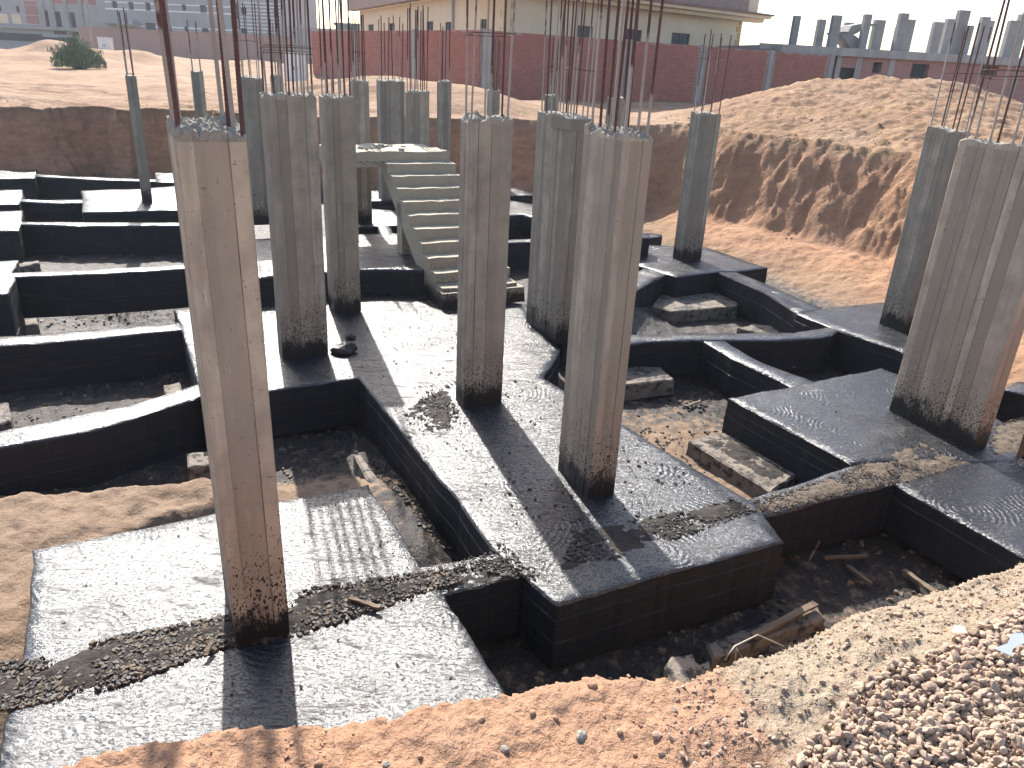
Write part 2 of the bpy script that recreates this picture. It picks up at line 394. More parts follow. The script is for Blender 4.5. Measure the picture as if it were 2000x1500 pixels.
FARM = [(_fr.uniform(-44, -9), _fr.uniform(50, 62), _fr.uniform(0.2, 0.55), _fr.uniform(0.8, 1.7)) for _ in range(30)]
SOIL1 = at(170, 985, -0.1); SOIL2 = at(-60, 1130, -0.1)
_ta = at(705, 905, -0.2); _tb = at(822, 1095, -0.2)
TR = ((_ta[0] + _tb[0]) / 2 + 0.12, (_ta[1] + _tb[1]) / 2 - 0.08); TRA = math.atan2(_tb[1] - _ta[1], _tb[0] - _ta[0])
def terrain(x, y, full=False):
    x = np.asarray(x, float); y = np.asarray(y, float)
    r = np.hypot(x, y)
    s0 = pit_dist(x, y)
    near = 1 - sstep(3.0, 7.0, r)
    rough = fbm(x * 0.45, y * 0.45, 4) * 0.55 + fbm(x * 1.7 + 40, y * 1.7, 4, 0.6) * 0.14
    rough = rough + sstep(-2, -5, x) * (0.30 * fbm(x * 1.3 + 11, y * 1.3, 5, 0.6))
    rough = rough * (1 - 0.35 * sstep(2.5, 5.0, x) * sstep(8, 10, y)) + 0.07 * fbm(x * 5 + 3, y * 5, 4, 0.65)
    s = s0 + rough * (1 - 0.82 * near)
    # ground level outside the pit
    G = 2.08 + fbm(x * 0.16, y * 0.16, 4) * 0.16 + fbm(x * 0.9, y * 0.9, 4) * 0.07
    G = G + 0.95 * gauss(x, y, 8.8, 25.6, 2.3, 1.9) + 1.35 * gauss(x, y, 13.4, 26.5, 2.6, 2.4) + 0.75 * gauss(x, y, 11.0, 21.5, 2.0, 2.2) + 0.25 * gauss(x, y, 6.6, 23, 1.5, 1.5)
    G = G + 0.75 * gauss(x, y, -4.6, 27.5, 1.8, 1.4) + 0.5 * gauss(x, y, -1.8, 26.0, 1.3, 1.2) + 0.45 * gauss(x, y, -7.5, 29.5, 2.4, 1.3)
    far = sstep(44, 58, y) * (1 - sstep(68, 80, y)) * sstep(-5, -14, x)
    G = G + far * (0.25 + 0.6 * np.clip(fbm(x * 0.13 + 3, y * 0.13, 4) + 0.35, 0, 1)) * 0.95
    for mx, my, ma, ms in FARM:
        G = G + ma * gauss(x, y, mx, my, ms * 1.4, ms)
    G = G + 0.05 * np.sin(y * 2.2 + x * 0.35 + 2 * fbm(x * .3, y * .3, 2)) * sstep(23, 26, y) * (1 - sstep(40, 50, y)) * sstep(-4, -8, x)
    lump = np.clip(fbm(x * 3 + 7, y * 3, 4), 0, 1) * 0.10 * sstep(5, 9, x) * sstep(60, 40, y)
    G = G + lump
    bank = 1.80 + 0.09 * np.clip(-s0, 0, 3) + 0.06 * fbm(x * 1.6, y * 1.6, 3) + 0.028 * fbm(x * 7, y * 7, 4, 0.6) + 0.012 * fbm(x * 30, y * 30, 3, 0.6)
    bank = bank + 0.115 * gauss(x, y, 1.95, 1.75, 0.75, 0.5)
    base = bank * near + G * (1 - near)
    # floor of the pit
    fl = -0.62 + (0.47 * sstep(11.2, 12.8, y)) * (1 - sstep(1.5, 3.0, x)) + 0.05 * fbm(x * 1.3, y * 1.3, 4) + 0.03 * fbm(x * 6, y * 6, 4, 0.6)
    c, q = math.cos(UA), math.sin(UA)
    fl = fl + 0.46 * np.minimum(1, 1.5 * gauss(x, y, SOIL1[0], SOIL1[1], 1.3, 0.33, UA) + 1.5 * gauss(x, y, SOIL2[0], SOIL2[1], 0.55, 0.9, UA)) * (1 + 0.15 * fbm(x * 4, y * 4, 3))
    right = sstep(2.5, 5.0, x) * sstep(8, 10, y)
    fl = fl + 0.36 * np.clip(1.3 * gauss(x, y, TR[0], TR[1], 0.62, 0.2, TRA), 0, 1)
    mid = sstep(-2, 0, x) * sstep(16, 18, y)
    apron_w = 0.9 + 1.5 * np.maximum(right, 0.5 * mid)
    wall_w = 0.60 + 0.30 * right + 0.4 * mid + 0.15 * near
    foot = 0.04 + 0.20 * np.maximum(right, 0.5 * mid) + 0.10 * near * sstep(0.3, 1.2, x)
    foot = foot + 0.22 * near * sstep(0.5, 1.3, x)
    P = np.where(s < 0, 1.0, 1 - (1 - foot) * sstep(-0.15, wall_w, s))
    P = P * np.where(s > wall_w * 0.7, 1 - sstep(wall_w * 0.7, wall_w + apron_w, s), 1.0)
    P = P * (1 - 0.0 * s)
    edge = np.where((s > -1.4) & (s < 0.0), -0.16 * sstep(-1.4, 0.0, s) * (1 - near), 0) - 0.16 * (s >= 0) * (1 - near)
    z = fl + (base + edge - fl) * P
    onwall = (1 - near) * np.clip(P * (1 - P) * 4, 0, 1)
    z = z + onwall * (0.12 * fbm(x * 1.0 + 5, y * 1.0, 5, 0.55) + 0.07 * fbm(x * 5 + 2, y * 5, 4, 0.65) + 0.09 * np.clip(fbm(x * 4 + 9, y * 4, 4, 0.6), 0, 1))
    z = z + (1 - near) * sstep(3, 6, x) * (s < 0.4) * sstep(60, 40, y) * (0.14 * np.abs(fbm(x * 1.1, y * 1.9, 4, 0.6)) + 0.075 * fbm(x * 4, y * 4, 4, 0.65))
    z = z + (1 - near) * sstep(-3, -6, x) * (s < 0) * sstep(48, 40, y) * (0.09 * fbm(x * 0.7, y * 2.4, 5, 0.6))
    if not full: return z
    flat = 1 - np.clip(P * 4.0, 0, 1)
    tarry = flat * (0.66 - 0.62 * np.minimum(1, gauss(x, y, SOIL1[0], SOIL1[1], 1.5, 0.42, UA) * 1.6 + 1.3 * gauss(x, y, SOIL2[0], SOIL2[1], 0.4, 0.8, UA)))
    tarry = tarry - 0.62 * gauss(x, y, 1.95, 7.6, 0.75, 0.8) - 0.7 * right * (1 - sstep(1.8, 3.4, s))
    tarry = tarry - 0.25 * gauss(x, y, 2.6, 4.4, 0.6, 0.5)
    cut = (1 - near) * sstep(0.97, 0.85, P) * sstep(0.03, 0.2, P) * (1 - 0.55 * right)
    pit = flat * (1 - right * (1 - sstep(1.8, 3.4, s)))
    clay = near * sstep(0.25, 0.95, x - 0.35 * (1.75 - y)) * (0.72) + 0.02
    pale = sstep(7, 16, r)
    return z, np.clip(tarry, 0, 1), np.clip(clay, 0, 1), pale, np.clip(pit, 0, 1), np.clip(cut, 0, 1)
def build_ground():
    th = np.concatenate([np.radians(np.linspace(-180, -46, 60, endpoint=False)), np.radians(np.linspace(-46, 46, 700, endpoint=False)), np.radians(np.linspace(46, 180, 60, endpoint=False))])
    rr = np.concatenate([np.geomspace(0.25, 1.0, 8, endpoint=False), np.geomspace(1.0, 12, 360, endpoint=False), np.geomspace(12, 34, 400, endpoint=False), np.geomspace(34, 110, 90, endpoint=False), np.geomspace(110, 1500, 14)])
    T, R = np.meshgrid(th, rr)
    x = R * np.sin(T); y = R * np.cos(T)
    z, tarry, clay, pale, pit, cut = terrain(x.ravel(), y.ravel(), True)
    nt, nr = len(th), len(rr)
    v = np.stack([x.ravel(), y.ravel(), z], 1)
    cz = float(terrain(np.array([0.0]), np.array([0.0]))[0])
    v = np.vstack([v, [[0, 0, cz]]])
    i = np.arange(nr - 1)[:, None] * nt; j = np.arange(nt)[None, :]; j2 = (j + 1) % nt
    q = np.stack([i + j, i + nt + j, i + nt + j2, i + j2], -1).reshape(-1, 4)[:, ::-1]
    c0 = nr * nt
    tri = np.stack([np.full(nt, c0), np.arange(nt), (np.arange(nt) + 1) % nt], 1)[:, ::-1]
    me = bpy.data.meshes.new('ground')
    nl = q.size + tri.size
    me.vertices.add(len(v)); me.vertices.foreach_set('co', v.ravel())
    me.loops.add(nl); me.loops.foreach_set('vertex_index', np.concatenate([q.ravel(), tri.ravel()]))
    npoly = len(q) + len(tri)
    me.polygons.add(npoly)
    starts = np.concatenate([np.arange(len(q)) * 4, len(q) * 4 + np.arange(len(tri)) * 3])
    me.polygons.foreach_set('loop_start', starts)
    me.polygons.foreach_set('use_smooth', np.ones(npoly, bool))
    for nm, a in (('tarry', tarry), ('clay', clay), ('pale', pale), ('pit', pit), ('cut', cut)):
        at_ = me.attributes.new(nm, 'FLOAT', 'POINT'); at_.data.foreach_set('value', np.append(a, a[0]).astype(np.float32))
    me.materials.append(M['ground'])
    me.update(calc_edges=True); me.validate()
    o = bpy.data.objects.new('ground', me); COL.objects.link(o)
    tag(o, 'reddish sandy soil with an excavated pit and loose heaps', None, None, 'structure')
build_ground()
def gz(x, y): return float(terrain(np.array([x]), np.array([y]))[0])

# ------------------------------------------------------------------ tarred footings and tie beams
def resample(P, step, wob, seed):
    out = []; r = random.Random(seed)
    n = len(P)
    for i in range(n):
        a = P[i]; b = P[(i + 1) % n]; L = (b - a).length; k = max(1, int(L / step))
        nrm = Vector((b.y - a.y, a.x - b.x)).normalized()
        for j in range(k):
            p = a.lerp(b, j / k)
            w = wob * (fbm(np.array([p.x * 2.3 + seed]), np.array([p.y * 2.3]), 4)[0] * 1.5 + r.uniform(-0.07, 0.07))
            out.append(p + nrm * (w if j else w * 0.3))
    return out
def offset(P, d):
    n = len(P); out = []
    for i in range(n):
        a, p, b = P[i - 1], P[i], P[(i + 1) % n]
        t = (b - a)
        if t.length < 1e-6: out.append(p.copy()); continue
        t.normalize(); out.append(p - Vector((t.y, -t.x)) * d)
    return out
_seed = [0]
def tar_block(name, label, cat, group, px, z, thick, world=False, wob=0.02, grid=0.085):
    _seed[0] += 1; sd_ = _seed[0] * 3.7
    P = [Vector(p) if world else Vector(at(p[0], p[1], z)) for p in px]
    area = sum(P[i].x * P[(i + 1) % len(P)].y - P[(i + 1) % len(P)].x * P[i].y for i in range(len(P)))
    if area < 0: P.reverse()
    dist = min(p.length for p in P)
    step = 0.06 if dist < 7 else (0.10 if dist < 12 else 0.16)
    ring = resample(P, step, wob, sd_)
    n = len(ring)
    mb_v = []; faces = []; mi = []; sm = []
    def relief(x, y):
        x = np.asarray(x); y = np.asarray(y)
        return 0.010 * fbm(x * 1.7 + sd_, y * 1.7, 4) + 0.006 * fbm(x * 9, y * 9 + sd_, 3, 0.6)
    # rings: top inset, shoulder, then boards
    ins = offset(ring, 0.016)
    levels = [(ins, None), (offset(ring, 0.002), z - 0.016)]
    r = random.Random(int(sd_ * 10))
    zz = z - 0.03; o_ = 0.0
    while zz > z - thick:
        o_ = r.uniform(-0.006, 0.006); h = r.uniform(0.09, 0.13)
        z2 = max(zz - h, z - thick)
        levels.append((offset(ring, o_), zz - 0.003)); levels.append((offset(ring, o_ + r.uniform(-0.003, 0.003)), z2 + 0.003))
        zz = z2 - 0.0001 if z2 > z - thick else -99
    for ri, (rg, zl) in enumerate(levels):
        if zl is None:
            zr = relief([p.x for p in rg], [p.y for p in rg])
            mb_v += [(p.x, p.y, z + float(q)) for p, q in zip(rg, zr)]
        else:
            ch = relief([p.x * 3 for p in rg], [p.y * 3 for p in rg]) if ri == 1 else np.zeros(n)
            mb_v += [(p.x, p.y, zl + float(q)) for p, q in zip(rg, ch)]
    for k in range(len(levels) - 1):
        for i in range(n):
            j = (i + 1) % n
            faces.append((k * n + i, (k + 1) * n + i, (k + 1) * n + j, k * n + j)); mi.append(0 if k == 0 else 1); sm.append(False)
    bb = (len(levels) - 1) * n
    faces.append(tuple(bb + i for i in range(n))[::-1]); mi.append(1); sm.append(False)
    # top: filled with a displaced grid
    g = grid if dist < 9 else grid * 2.2
    xs = [p.x for p in ins]; ys = [p.y for p in ins]
    gx, gy = np.meshgrid(np.arange(min(xs), max(xs), g), np.arange(min(ys), max(ys), g))
    gx = gx.ravel() + _rs.uniform(-.3, .3, gx.size) * g; gy = gy.ravel() + _rs.uniform(-.3, .3, gy.size) * g
    ex = np.array(xs); ey = np.array(ys); inside = np.zeros(gx.shape, bool); dd = np.full(gx.shape, 1e9)
    for i in range(n):
        ax, ay, bx, by = ex[i], ey[i], ex[(i + 1) % n], ey[(i + 1) % n]
        if abs(by - ay) > 1e-12: inside ^= ((ay > gy) != (by > gy)) & (gx < (bx - ax) * (gy - ay) / (by - ay) + ax)
        dd = np.minimum(dd, (gx - ax) ** 2 + (gy - ay) ** 2)
    keep = inside & (dd > (g * 0.45) ** 2)
    pts = [Vector((a, b)) for a, b in zip(gx[keep], gy[keep])]
    res = delaunay_2d_cdt([Vector((p.x, p.y)) for p in ins] + pts, [(i, (i + 1) % n) for i in range(n)], [list(range(n))], 1, 1e-6)
    b0 = len(mb_v)
    remap = []
    zr = relief([p.x for p in res[0]], [p.y for p in res[0]])
    for vi, (p, orig) in enumerate(zip(res[0], res[3])):
        o1 = [q for q in orig if q < n]
        if o1: remap.append(o1[0])
        else: remap.append(len(mb_v)); mb_v.append((p.x, p.y, z + float(zr[vi])))
    for f in res[2]:
        faces.append(tuple(remap[i] for i in f)); mi.append(0); sm.append(True)
    return mesh_obj(name, mb_v, faces, ['tar', 'tarside'], None, mi, sm, label, cat, group)
GF, GT = 'bitumen coated footings in the pit', 'bitumen coated tie beams in the pit'
BLOCKS = [
 ('footing', 'wide glossy bitumen coated footing under the nearest warm grey column', [(62, 1072), (400, 1006), (720, 945), (822, 1108), (870, 1160), (985, 1350), (1080, 1545), (500, 1590), (-30, 1620), (5, 1440), (38, 1290)], 0.0, 0.5),
 ('footing', 'largest central bitumen coated slab carrying the middle columns and the stair foot', [(338, 606), (520, 588), (705, 570), (850, 560), (1020, 593), (1045, 640), (1095, 682), (1062, 738), (1240, 842), (1478, 985), (1533, 1058), (1300, 1122), (1088, 1182), (1025, 1125), (972, 1080), (830, 900), (700, 738), (532, 762), (392, 784), (384, 742), (356, 648)], 0.004, 0.58),
 ('footing', 'smooth grey sheened footing slab under the wide column on the right', [(1421, 777), (1565, 751), (1720, 718), (1772, 738), (1945, 815), (2015, 850), (1990, 902), (1900, 902), (1800, 897), (1662, 907), (1540, 840)], 0.0, 0.55),
 ('footing', 'bitumen slab with crumbs at the right edge above the gravel bank', [(1745, 944), (1805, 908), (1902, 904), (2030, 885), (2260, 960), (2260, 1220), (2060, 1120), (1992, 1084)], -0.008, 0.5),
 ('footing', 'grey sheened footing under the slim column before the sandy bank', [(1200, 480), (1268, 479), (1376, 482), (1500, 523), (1431, 531), (1408, 530), (1322, 541), (1262, 523), (1200, 500)], 0.0, 0.58),
 ('footing', 'angled footing under the leaning column left of the widest column', [(1556, 612), (1600, 603), (1720, 590), (1830, 600), (1900, 690), (1830, 715), (1780, 692), (1656, 652), (1620, 638)], 0.0, 0.58),
 ('footing', 'raised footing with shiny top just behind the two paired columns', [(420, 470), (500, 466), (702, 457), (790, 456), (842, 527), (705, 527), (515, 541), (430, 546)], 0.4, 0.55),
 ('footing', 'small bright footing below the far thin column beside the stair', [(690, 411), (726, 408), (800, 412), (800, 441), (752, 441), (690, 443)], 0.4, 0.5),
 ('footing', 'far bright footing partly hidden behind the stair landing', [(690, 372), (745, 372), (800, 372), (800, 393), (690, 393)], 0.4, 0.5),
 ('footing', 'blinding white topped slab under the thin column by the far earth wall', [(158, 372), (266, 369), (420, 358), (450, 400), (344, 410), (162, 415)], 0.4, 0.5),
 ('footing', 'left edge footing with ribbed lit side, lower of the four stacked leftmost', [(-90, 514), (36, 507), (33, 520), (24, 532), (30, 542), (14, 574), (-90, 580)], 0.4, 0.72),
 ('footing', 'left edge footing, second up from the ribbed sided footing', [(-90, 415), (45, 411), (43, 432), (36, 450), (-90, 449)], 0.4, 0.6),
 ('footing', 'left edge footing just below the farthest white topped left footing', [(-90, 373), (45, 370), (43, 388), (37, 399), (-90, 403)], 0.4, 0.55),
 ('footing', 'farthest white topped footing at the left edge by the earth wall', [(-90, 331), (73, 330), (69, 348), (-90, 351)], 0.4, 0.5),
 ('footing', 'far white topped footing against the earth wall, right of the thin column', [(300, 334), (440, 336), (430, 356), (306, 356)], 0.4, 0.5),
 ('footing', 'far pale footing seen through the gap right of the middle column, uppermost', [(940, 361), (1006, 368), (1050, 381), (940, 382)], 0.4, 0.45),
 ('footing', 'far footing with a shadow across it, seen right of the middle column', [(930, 386), (1005, 392), (1060, 402), (1110, 425), (1060, 430), (1020, 419), (930, 427)], 0.4, 0.5),
 ('footing', 'small black block of footing at the foot of the sandy bank', [(1215, 457), (1270, 455), (1294, 459), (1292, 462), (1240, 470)], 0.1, 0.55),
 ('footing', 'sliver of bitumen slab behind the widest column at the right edge', [(1962, 760), (1983, 745), (2110, 735), (2170, 790), (2000, 769)], 0.0, 0.5),
 ('tie_beam', 'short crumb covered tie beam joining the nearest footing to the central slab', [(812, 1110), (900, 1094), (980, 1074), (1034, 1122), (940, 1147), (864, 1164)], -0.012, 0.55),
 ('tie_beam', 'nearest long left tie beam sloping up to the central slab', [(-90, 868), (17, 838), (245, 793), (388, 750), (400, 772), (262, 817), (196, 836), (0, 874), (-90, 897)], -0.010, 0.66),
 ('tie_beam', 'second nearest left tie beam meeting the corner of the central slab', [(-90, 664), (22, 656), (228, 639), (350, 630), (362, 644), (192, 661), (22, 674), (-90, 684)], -0.012, 0.62),
 ('tie_beam', 'third left tie beam running from the ribbed footing behind the nearest column', [(8, 533), (120, 529), (355, 517), (470, 511), (470, 520), (357, 525), (199, 535), (31, 541), (12, 544)], 0.386, 0.62),
 ('tie_beam', 'fourth left tie beam with a straight bright top, above the third', [(38, 433), (200, 434), (345, 434), (470, 434), (470, 441), (347, 441), (168, 441), (40, 439)], 0.388, 0.62),
 ('tie_beam', 'short sagging far tie beam left of the blinding white slab', [(38, 388), (100, 391), (165, 390), (165, 396), (100, 397), (38, 394)], 0.388, 0.5),
 ('tie_beam', 'farthest left tie beam running along the foot of the earth wall', [(66, 340), (150, 345), (264, 349), (340, 350), (340, 355), (206, 352), (72, 345)], 0.385, 0.5),
 ('tie_beam', 'far tie beam strip seen right of the middle column, below a footing', [(900, 474), (1060, 464), (1200, 458), (1270, 457), (1270, 465), (1060, 471), (900, 480)], 0.388, 0.62),
 ('tie_beam', 'long right tie beam running below the sandy apron', [(1400, 527), (1431, 529), (1500, 556), (1605, 601), (1600, 606), (1560, 614), (1490, 570), (1404, 533)], -0.012, 0.58),
 ('tie_beam', 'curved tie beam crossing the middle of the right hand pits', [(1130, 668), (1246, 653), (1340, 650), (1550, 650), (1612, 640), (1640, 642), (1626, 655), (1590, 661), (1530, 664), (1410, 665), (1350, 664), (1270, 667), (1246, 671), (1130, 690)], -0.010, 0.55),
 ('tie_beam', 'diagonal tie beam running down to the smooth grey footing slab', [(1366, 662), (1406, 660), (1490, 708), (1610, 752), (1560, 762), (1510, 737), (1430, 700)], -0.020, 0.52),
 ('tie_beam', 'tie beam from the slim column footing down behind the near right column', [(1255, 525), (1305, 534), (1258, 560), (1100, 650), (1070, 625)], -0.014, 0.55),
 ('tie_beam', 'mud caked front tie beam between central slab and right hand slab', [(1440, 979), (1520, 957), (1650, 912), (1790, 880), (1830, 905), (1745, 948), (1695, 958), (1570, 990), (1482, 1010)], -0.014, 0.52),
 ('tie_beam', 'far neck of tie beam between two bright footings left of the stair', [(735, 436), (760, 436), (770, 462), (745, 462)], 0.388, 0.5),
]
for nm, lab, px, z, th in BLOCKS:
    tar_block(nm, lab, 'footing' if nm == 'footing' else 'tie beam', GF if nm == 'footing' else GT, px, z, th)

# ------------------------------------------------------------------ blinding concrete pads
def rough_block(name, label, cat, P, z, thick, mat, group=None, wob=0.015):
    P = [Vector(p) for p in P]
    area = sum(P[i].x * P[(i + 1) % len(P)].y - P[(i + 1) % len(P)].x * P[i].y for i in range(len(P)))
    if area < 0: P.reverse()
    _seed[0] += 1
    ring = resample(P, 0.07, wob, _seed[0] * 2.3); n = len(ring)
    rr = random.Random(_seed[0])
    v = []
    for d, zz in ((0.02, 0.0), (0.0, -0.015), (0.0, -thick * 0.5), (-0.01, -thick)):
        v += [(p.x, p.y, z + zz + rr.uniform(-0.006, 0.006)) for p in offset(ring, d)]
    f = []
    for k in range(3):
        for i in range(n):
            f.append((k * n + i, (k + 1) * n + i, (k + 1) * n + (i + 1) % n, k * n + (i + 1) % n))
    f.append(tuple(range(n))); f.append(tuple(3 * n + i for i in range(n))[::-1])
    return mesh_obj(name, v, f, mat, None, None, False, label, cat, group)
def pxs(L, z): return [at(x, y, z) for x, y in L]
GP = 'blinding concrete pads under the footings'
for lab, px, z, th in [
 ('tar spattered concrete pad under the slim column footing', [(1314, 608), (1440, 597), (1452, 570), (1300, 560), (1274, 598)], -0.40, 0.26),
 ('pale concrete pad right behind the near right column', [(1150, 760), (1318, 741), (1290, 715), (1150, 712)], -0.36, 0.22),
 ('long thin concrete pad edge beside the smooth grey footing', [(1345, 860), (1420, 842), (1560, 925), (1507, 962)], -0.44, 0.2),
 ('brown concrete pad below the front face of the central slab', [(1392, 1284), (1500, 1247), (1613, 1207), (1596, 1180), (1490, 1215), (1380, 1255)], -0.50, 0.2),
 ('dusty concrete pad edge in the trench beside the nearest footing', [(690, 888), (706, 886), (806, 1046), (786, 1056), (735, 965)], -0.30, 0.3),
 ('small concrete pad block low at the left edge', [(-40, 790), (16, 784), (20, 822), (-40, 838)], -0.30, 0.4),
 ('small pad block under the third left tie beam', [(24, 516), (76, 508), (78, 514), (30, 522)], 0.0, 0.3),
 ('debris topped pad block under the ribbed left footing', [(28, 630), (72, 618), (78, 648), (22, 656)], -0.36, 0.3),
 ('grey pad block under the corner of the central slab', [(318, 752), (352, 746), (356, 766), (324, 774)], -0.42, 0.25),
 ('grey pad block behind the nearest column on the left', [(364, 884), (440, 878), (450, 905), (366, 912)], -0.42, 0.25),
 ('brown pad strip in the far right pit', [(1440, 640), (1470, 632), (1546, 640), (1548, 648), (1490, 652)], -0.48, 0.2)]:
    rough_block('concrete_pad', lab, 'concrete pad', pxs(px, z), z, th, 'pad', GP)
rough_block('concrete_rubble', 'broken round concrete stub lying below the bank edge', 'rubble', pxs([(1296, 1300), (1310, 1280), (1352, 1273), (1362, 1290), (1372, 1300), (1352, 1338), (1310, 1338)], -0.25), -0.25, 0.4, 'pad', wob=0.03)
rough_block('concrete_rubble', 'squarish broken concrete lump beside the round stub', 'rubble', pxs([(1356, 1298), (1385, 1288), (1392, 1312), (1378, 1328), (1360, 1326)], -0.3), -0.3, 0.35, 'pad', wob=0.02)

# ------------------------------------------------------------------ columns
def outline(w, d, seed):
    """board-marked rectangle outline, counter-clockwise from the front corner; each board stands a few mm in or out, joints are grooves"""
    r = random.Random(seed); pts = []; own = []; nb = [0]
    def side(a, b, nrm):
        L = (b - a).length; k = max(2, round(L / 0.105)); cuts = [0] + sorted(r.uniform(i / k - 0.2 / k, i / k + 0.2 / k) for i in range(1, k)) + [1]
        for i in range(k):
            o = r.uniform(-0.007, 0.004); g = 0.0035 / L
            p = a.lerp(b, cuts[i] + g) if i else a.lerp(b, 0.012 / L)
            q = a.lerp(b, cuts[i + 1] - g) if i < k - 1 else a.lerp(b, 1 - 0.012 / L)
            pts.append(p + nrm * o); own.append(nb[0]); pts.append(q + nrm * o); own.append(-1)
            if i < k - 1 and r.random() < 0.75:
                pts.append(a.lerp(b, cuts[i + 1]) + nrm * (min(o, 0) - 0.006)); own.append(-1)
            nb[0] += 1
    A, B, C, D = Vector((0, 0)), Vector((w, 0)), Vector((w, d)), Vector((0, d))
    side(A, B, Vector((0, -1))); side(B, C, Vector((1, 0))); side(C, D, Vector((0, 1))); side(D, A, Vector((-1, 0)))
    return pts, own, nb[0]
BARMESH = {}
def bar_mesh(kind):
    if kind in BARMESH: return BARMESH[kind]
    mb = MB()
    if kind == 'ribbed':
        n = 150; pts = []; rad = []
        for i in range(n + 1):
            pts.append((0, 0, i / n)); rad.append(1.0 if i % 2 else 1.16)
        mb.tube(pts, rad, 8)
    else:
        mb.tube([(0, 0, 0), (0, 0, 0.33), (0, 0, 0.66), (0, 0, 1)], 1.0, 6)
    o = mb.build('rebar', 'rebar', smooth=True); me = o.data
    bpy.data.objects.remove(o)
    BARMESH[kind] = me
    return me
def rebar(parent, x, y, z, length, r, tilt=(0, 0), kind='plain'):
    o = bpy.data.objects.new('rebar', bar_mesh(kind)); COL.objects.link(o); o.parent = parent
    o.location = (x, y, z); o.scale = (r, r, length); o.rotation_euler = (tilt[0], tilt[1], rnd.uniform(0, 6))
    return o
GC = 'concrete columns standing in the pit'
def column(label, corner, zb, w, d, zt, bars=(3, 2), blen=1.3, br=0.009, stirrups=(), mat='conc', rot=UA, kind='plain', near=False, rough=0.03, lean=0.01, cap=False, lens=None, bj=0.012):
    root = empty('column', (corner[0], corner[1], zb), label, 'column', GC, rot)
    seed = int(abs(corner[0] * 1000 + corner[1] * 77)) % 99991
    r = random.Random(seed)
    P, own, nbd = outline(w, d, seed); n = len(P); h = zt - zb
    lx, ly = r.uniform(-lean, lean), r.uniform(-lean, lean)
    v = []; f = []; mi = []
    zs = [-0.03] + [h * k / 9 for k in range(1, 9)] + [h - 0.10, h - 0.05]
    for k, z in enumerate(zs):
        wob = 0.0035
        for i, p in enumerate(P):
            t = z / h
            v.append((p.x + lx * t + r.uniform(-wob, wob) * 0.5, p.y + ly * t + r.uniform(-wob, wob) * 0.5, z))
    for k in range(len(zs) - 1):
        for i in range(n):
            f.append((k * n + i, k * n + (i + 1) % n, (k + 1) * n + (i + 1) % n, (k + 1) * n + i)); mi.append(0)
    # ragged broken head: chipped rim, then a rubble surface
    last = (len(zs) - 1) * n
    dist = math.hypot(corner[0], corner[1]); sp = 0.016 if dist < 6 else (0.03 if dist < 12 else 0.06)
    rim = []
    for i, p in enumerate(P):
        q = P[(i + 1) % n]; k = max(1, int((q - p).length / (sp * 1.5)))
        for j in range(k): rim.append((p.lerp(q, j / k), i))
    def topz(x, y): return h + rough * (1.3 * fbm(np.array([x * 9 + seed % 50]), np.array([y * 9]), 3)[0] + 0.5 * fbm(np.array([x * 40]), np.array([y * 40 + seed % 31]), 2)[0])
    b = len(v)
    for p, i in rim:
        v.append((p.x + lx + r.uniform(-.003, .003), p.y + ly + r.uniform(-.003, .003), topz(p.x, p.y) - rough * (0.25 + 0.9 * max(0, fbm(np.array([p.x * 14]), np.array([p.y * 14 + 3]), 2)[0]))))
    m = len(rim)
    for j in range(m):
        i = rim[j][1]; j2 = (j + 1) % m; i2 = rim[j2][1]
        f.append((last + i, last + i2, b + j2, b + j) if i2 != i else (last + i, b + j2, b + j)); mi.append(1 if near else 0)
    c2 = Vector((w / 2, d / 2)); inr = [c2 + (p - c2) * 0.94 for p, i in rim]
    pts = [Vector((x + r.uniform(-.3, .3) * sp, y + r.uniform(-.3, .3) * sp)) for x in np.arange(sp * .8, w - sp * .6, sp) for y in np.arange(sp * .8, d - sp * .6, sp)]
    res = delaunay_2d_cdt([p for p, i in rim] + pts, [(j, (j + 1) % m) for j in range(m)], [list(range(m))], 1, 1e-6)
    rem = []
    for p, og in zip(res[0], res[3]):
        o1 = [q for q in og if q < m]
        if o1: rem.append(b + o1[0])
        else: rem.append(len(v)); v.append((p.x + lx, p.y + ly, topz(p.x, p.y) + r.uniform(-.5, .5) * rough * 0.75))
    for t_ in res[2]: f.append(tuple(rem[q] for q in t_)); mi.append(1)
    ob = mesh_obj('shaft', v, f, [mat, 'rough'], root, mi, False)
    tone = [r.random() for _ in range(nbd)]; at_ = ob.data.attributes.new('board', 'FLOAT', 'FACE')
    vals = [(tone[own[k % n]] if own[k % n] >= 0 else 0.45) if k < (len(zs) - 1) * n else 0.8 for k in range(len(f))]
    at_.data.foreach_set('value', np.array(vals, np.float32))
    # starter bars
    nx, ny = bars; m_ = 0.045
    k = 0
    for i in range(nx):
        for j in range(ny):
            if 0 < i < nx - 1 and 0 < j < ny - 1: continue
            x = m_ + (w - 2 * m_) * (i / (nx - 1) if nx > 1 else 0.5); y = m_ + (d - 2 * m_) * (j / (ny - 1) if ny > 1 else 0.5)
            L = blen * r.uniform(0.93, 1.05) if lens is None else lens[k % len(lens)]
            rebar(root, x + lx + r.uniform(-bj, bj), y + ly + r.uniform(-.012, .012), h - 0.07, L + 0.07, br, (r.uniform(-.022, .022), r.uniform(-.022, .022)), kind)
            k += 1
    for s in stirrups:
        mb = MB(); e = 0.02; t1, t2 = r.uniform(-.03, .03), r.uniform(-.03, .03)
        q = [(e, e), (w - e, e), (w - e, d - e), (e, d - e)]
        for a, b in zip(q, q[1:] + q[:1]):
            mb.tube([(a[0] + lx, a[1] + ly, h + s + t1 * a[0] / w + t2 * a[1] / d), (b[0] + lx, b[1] + ly, h + s + t1 * b[0] / w + t2 * b[1] / d)], 0.0038, 6)
        mb.build('stirrup', 'rebar', root)
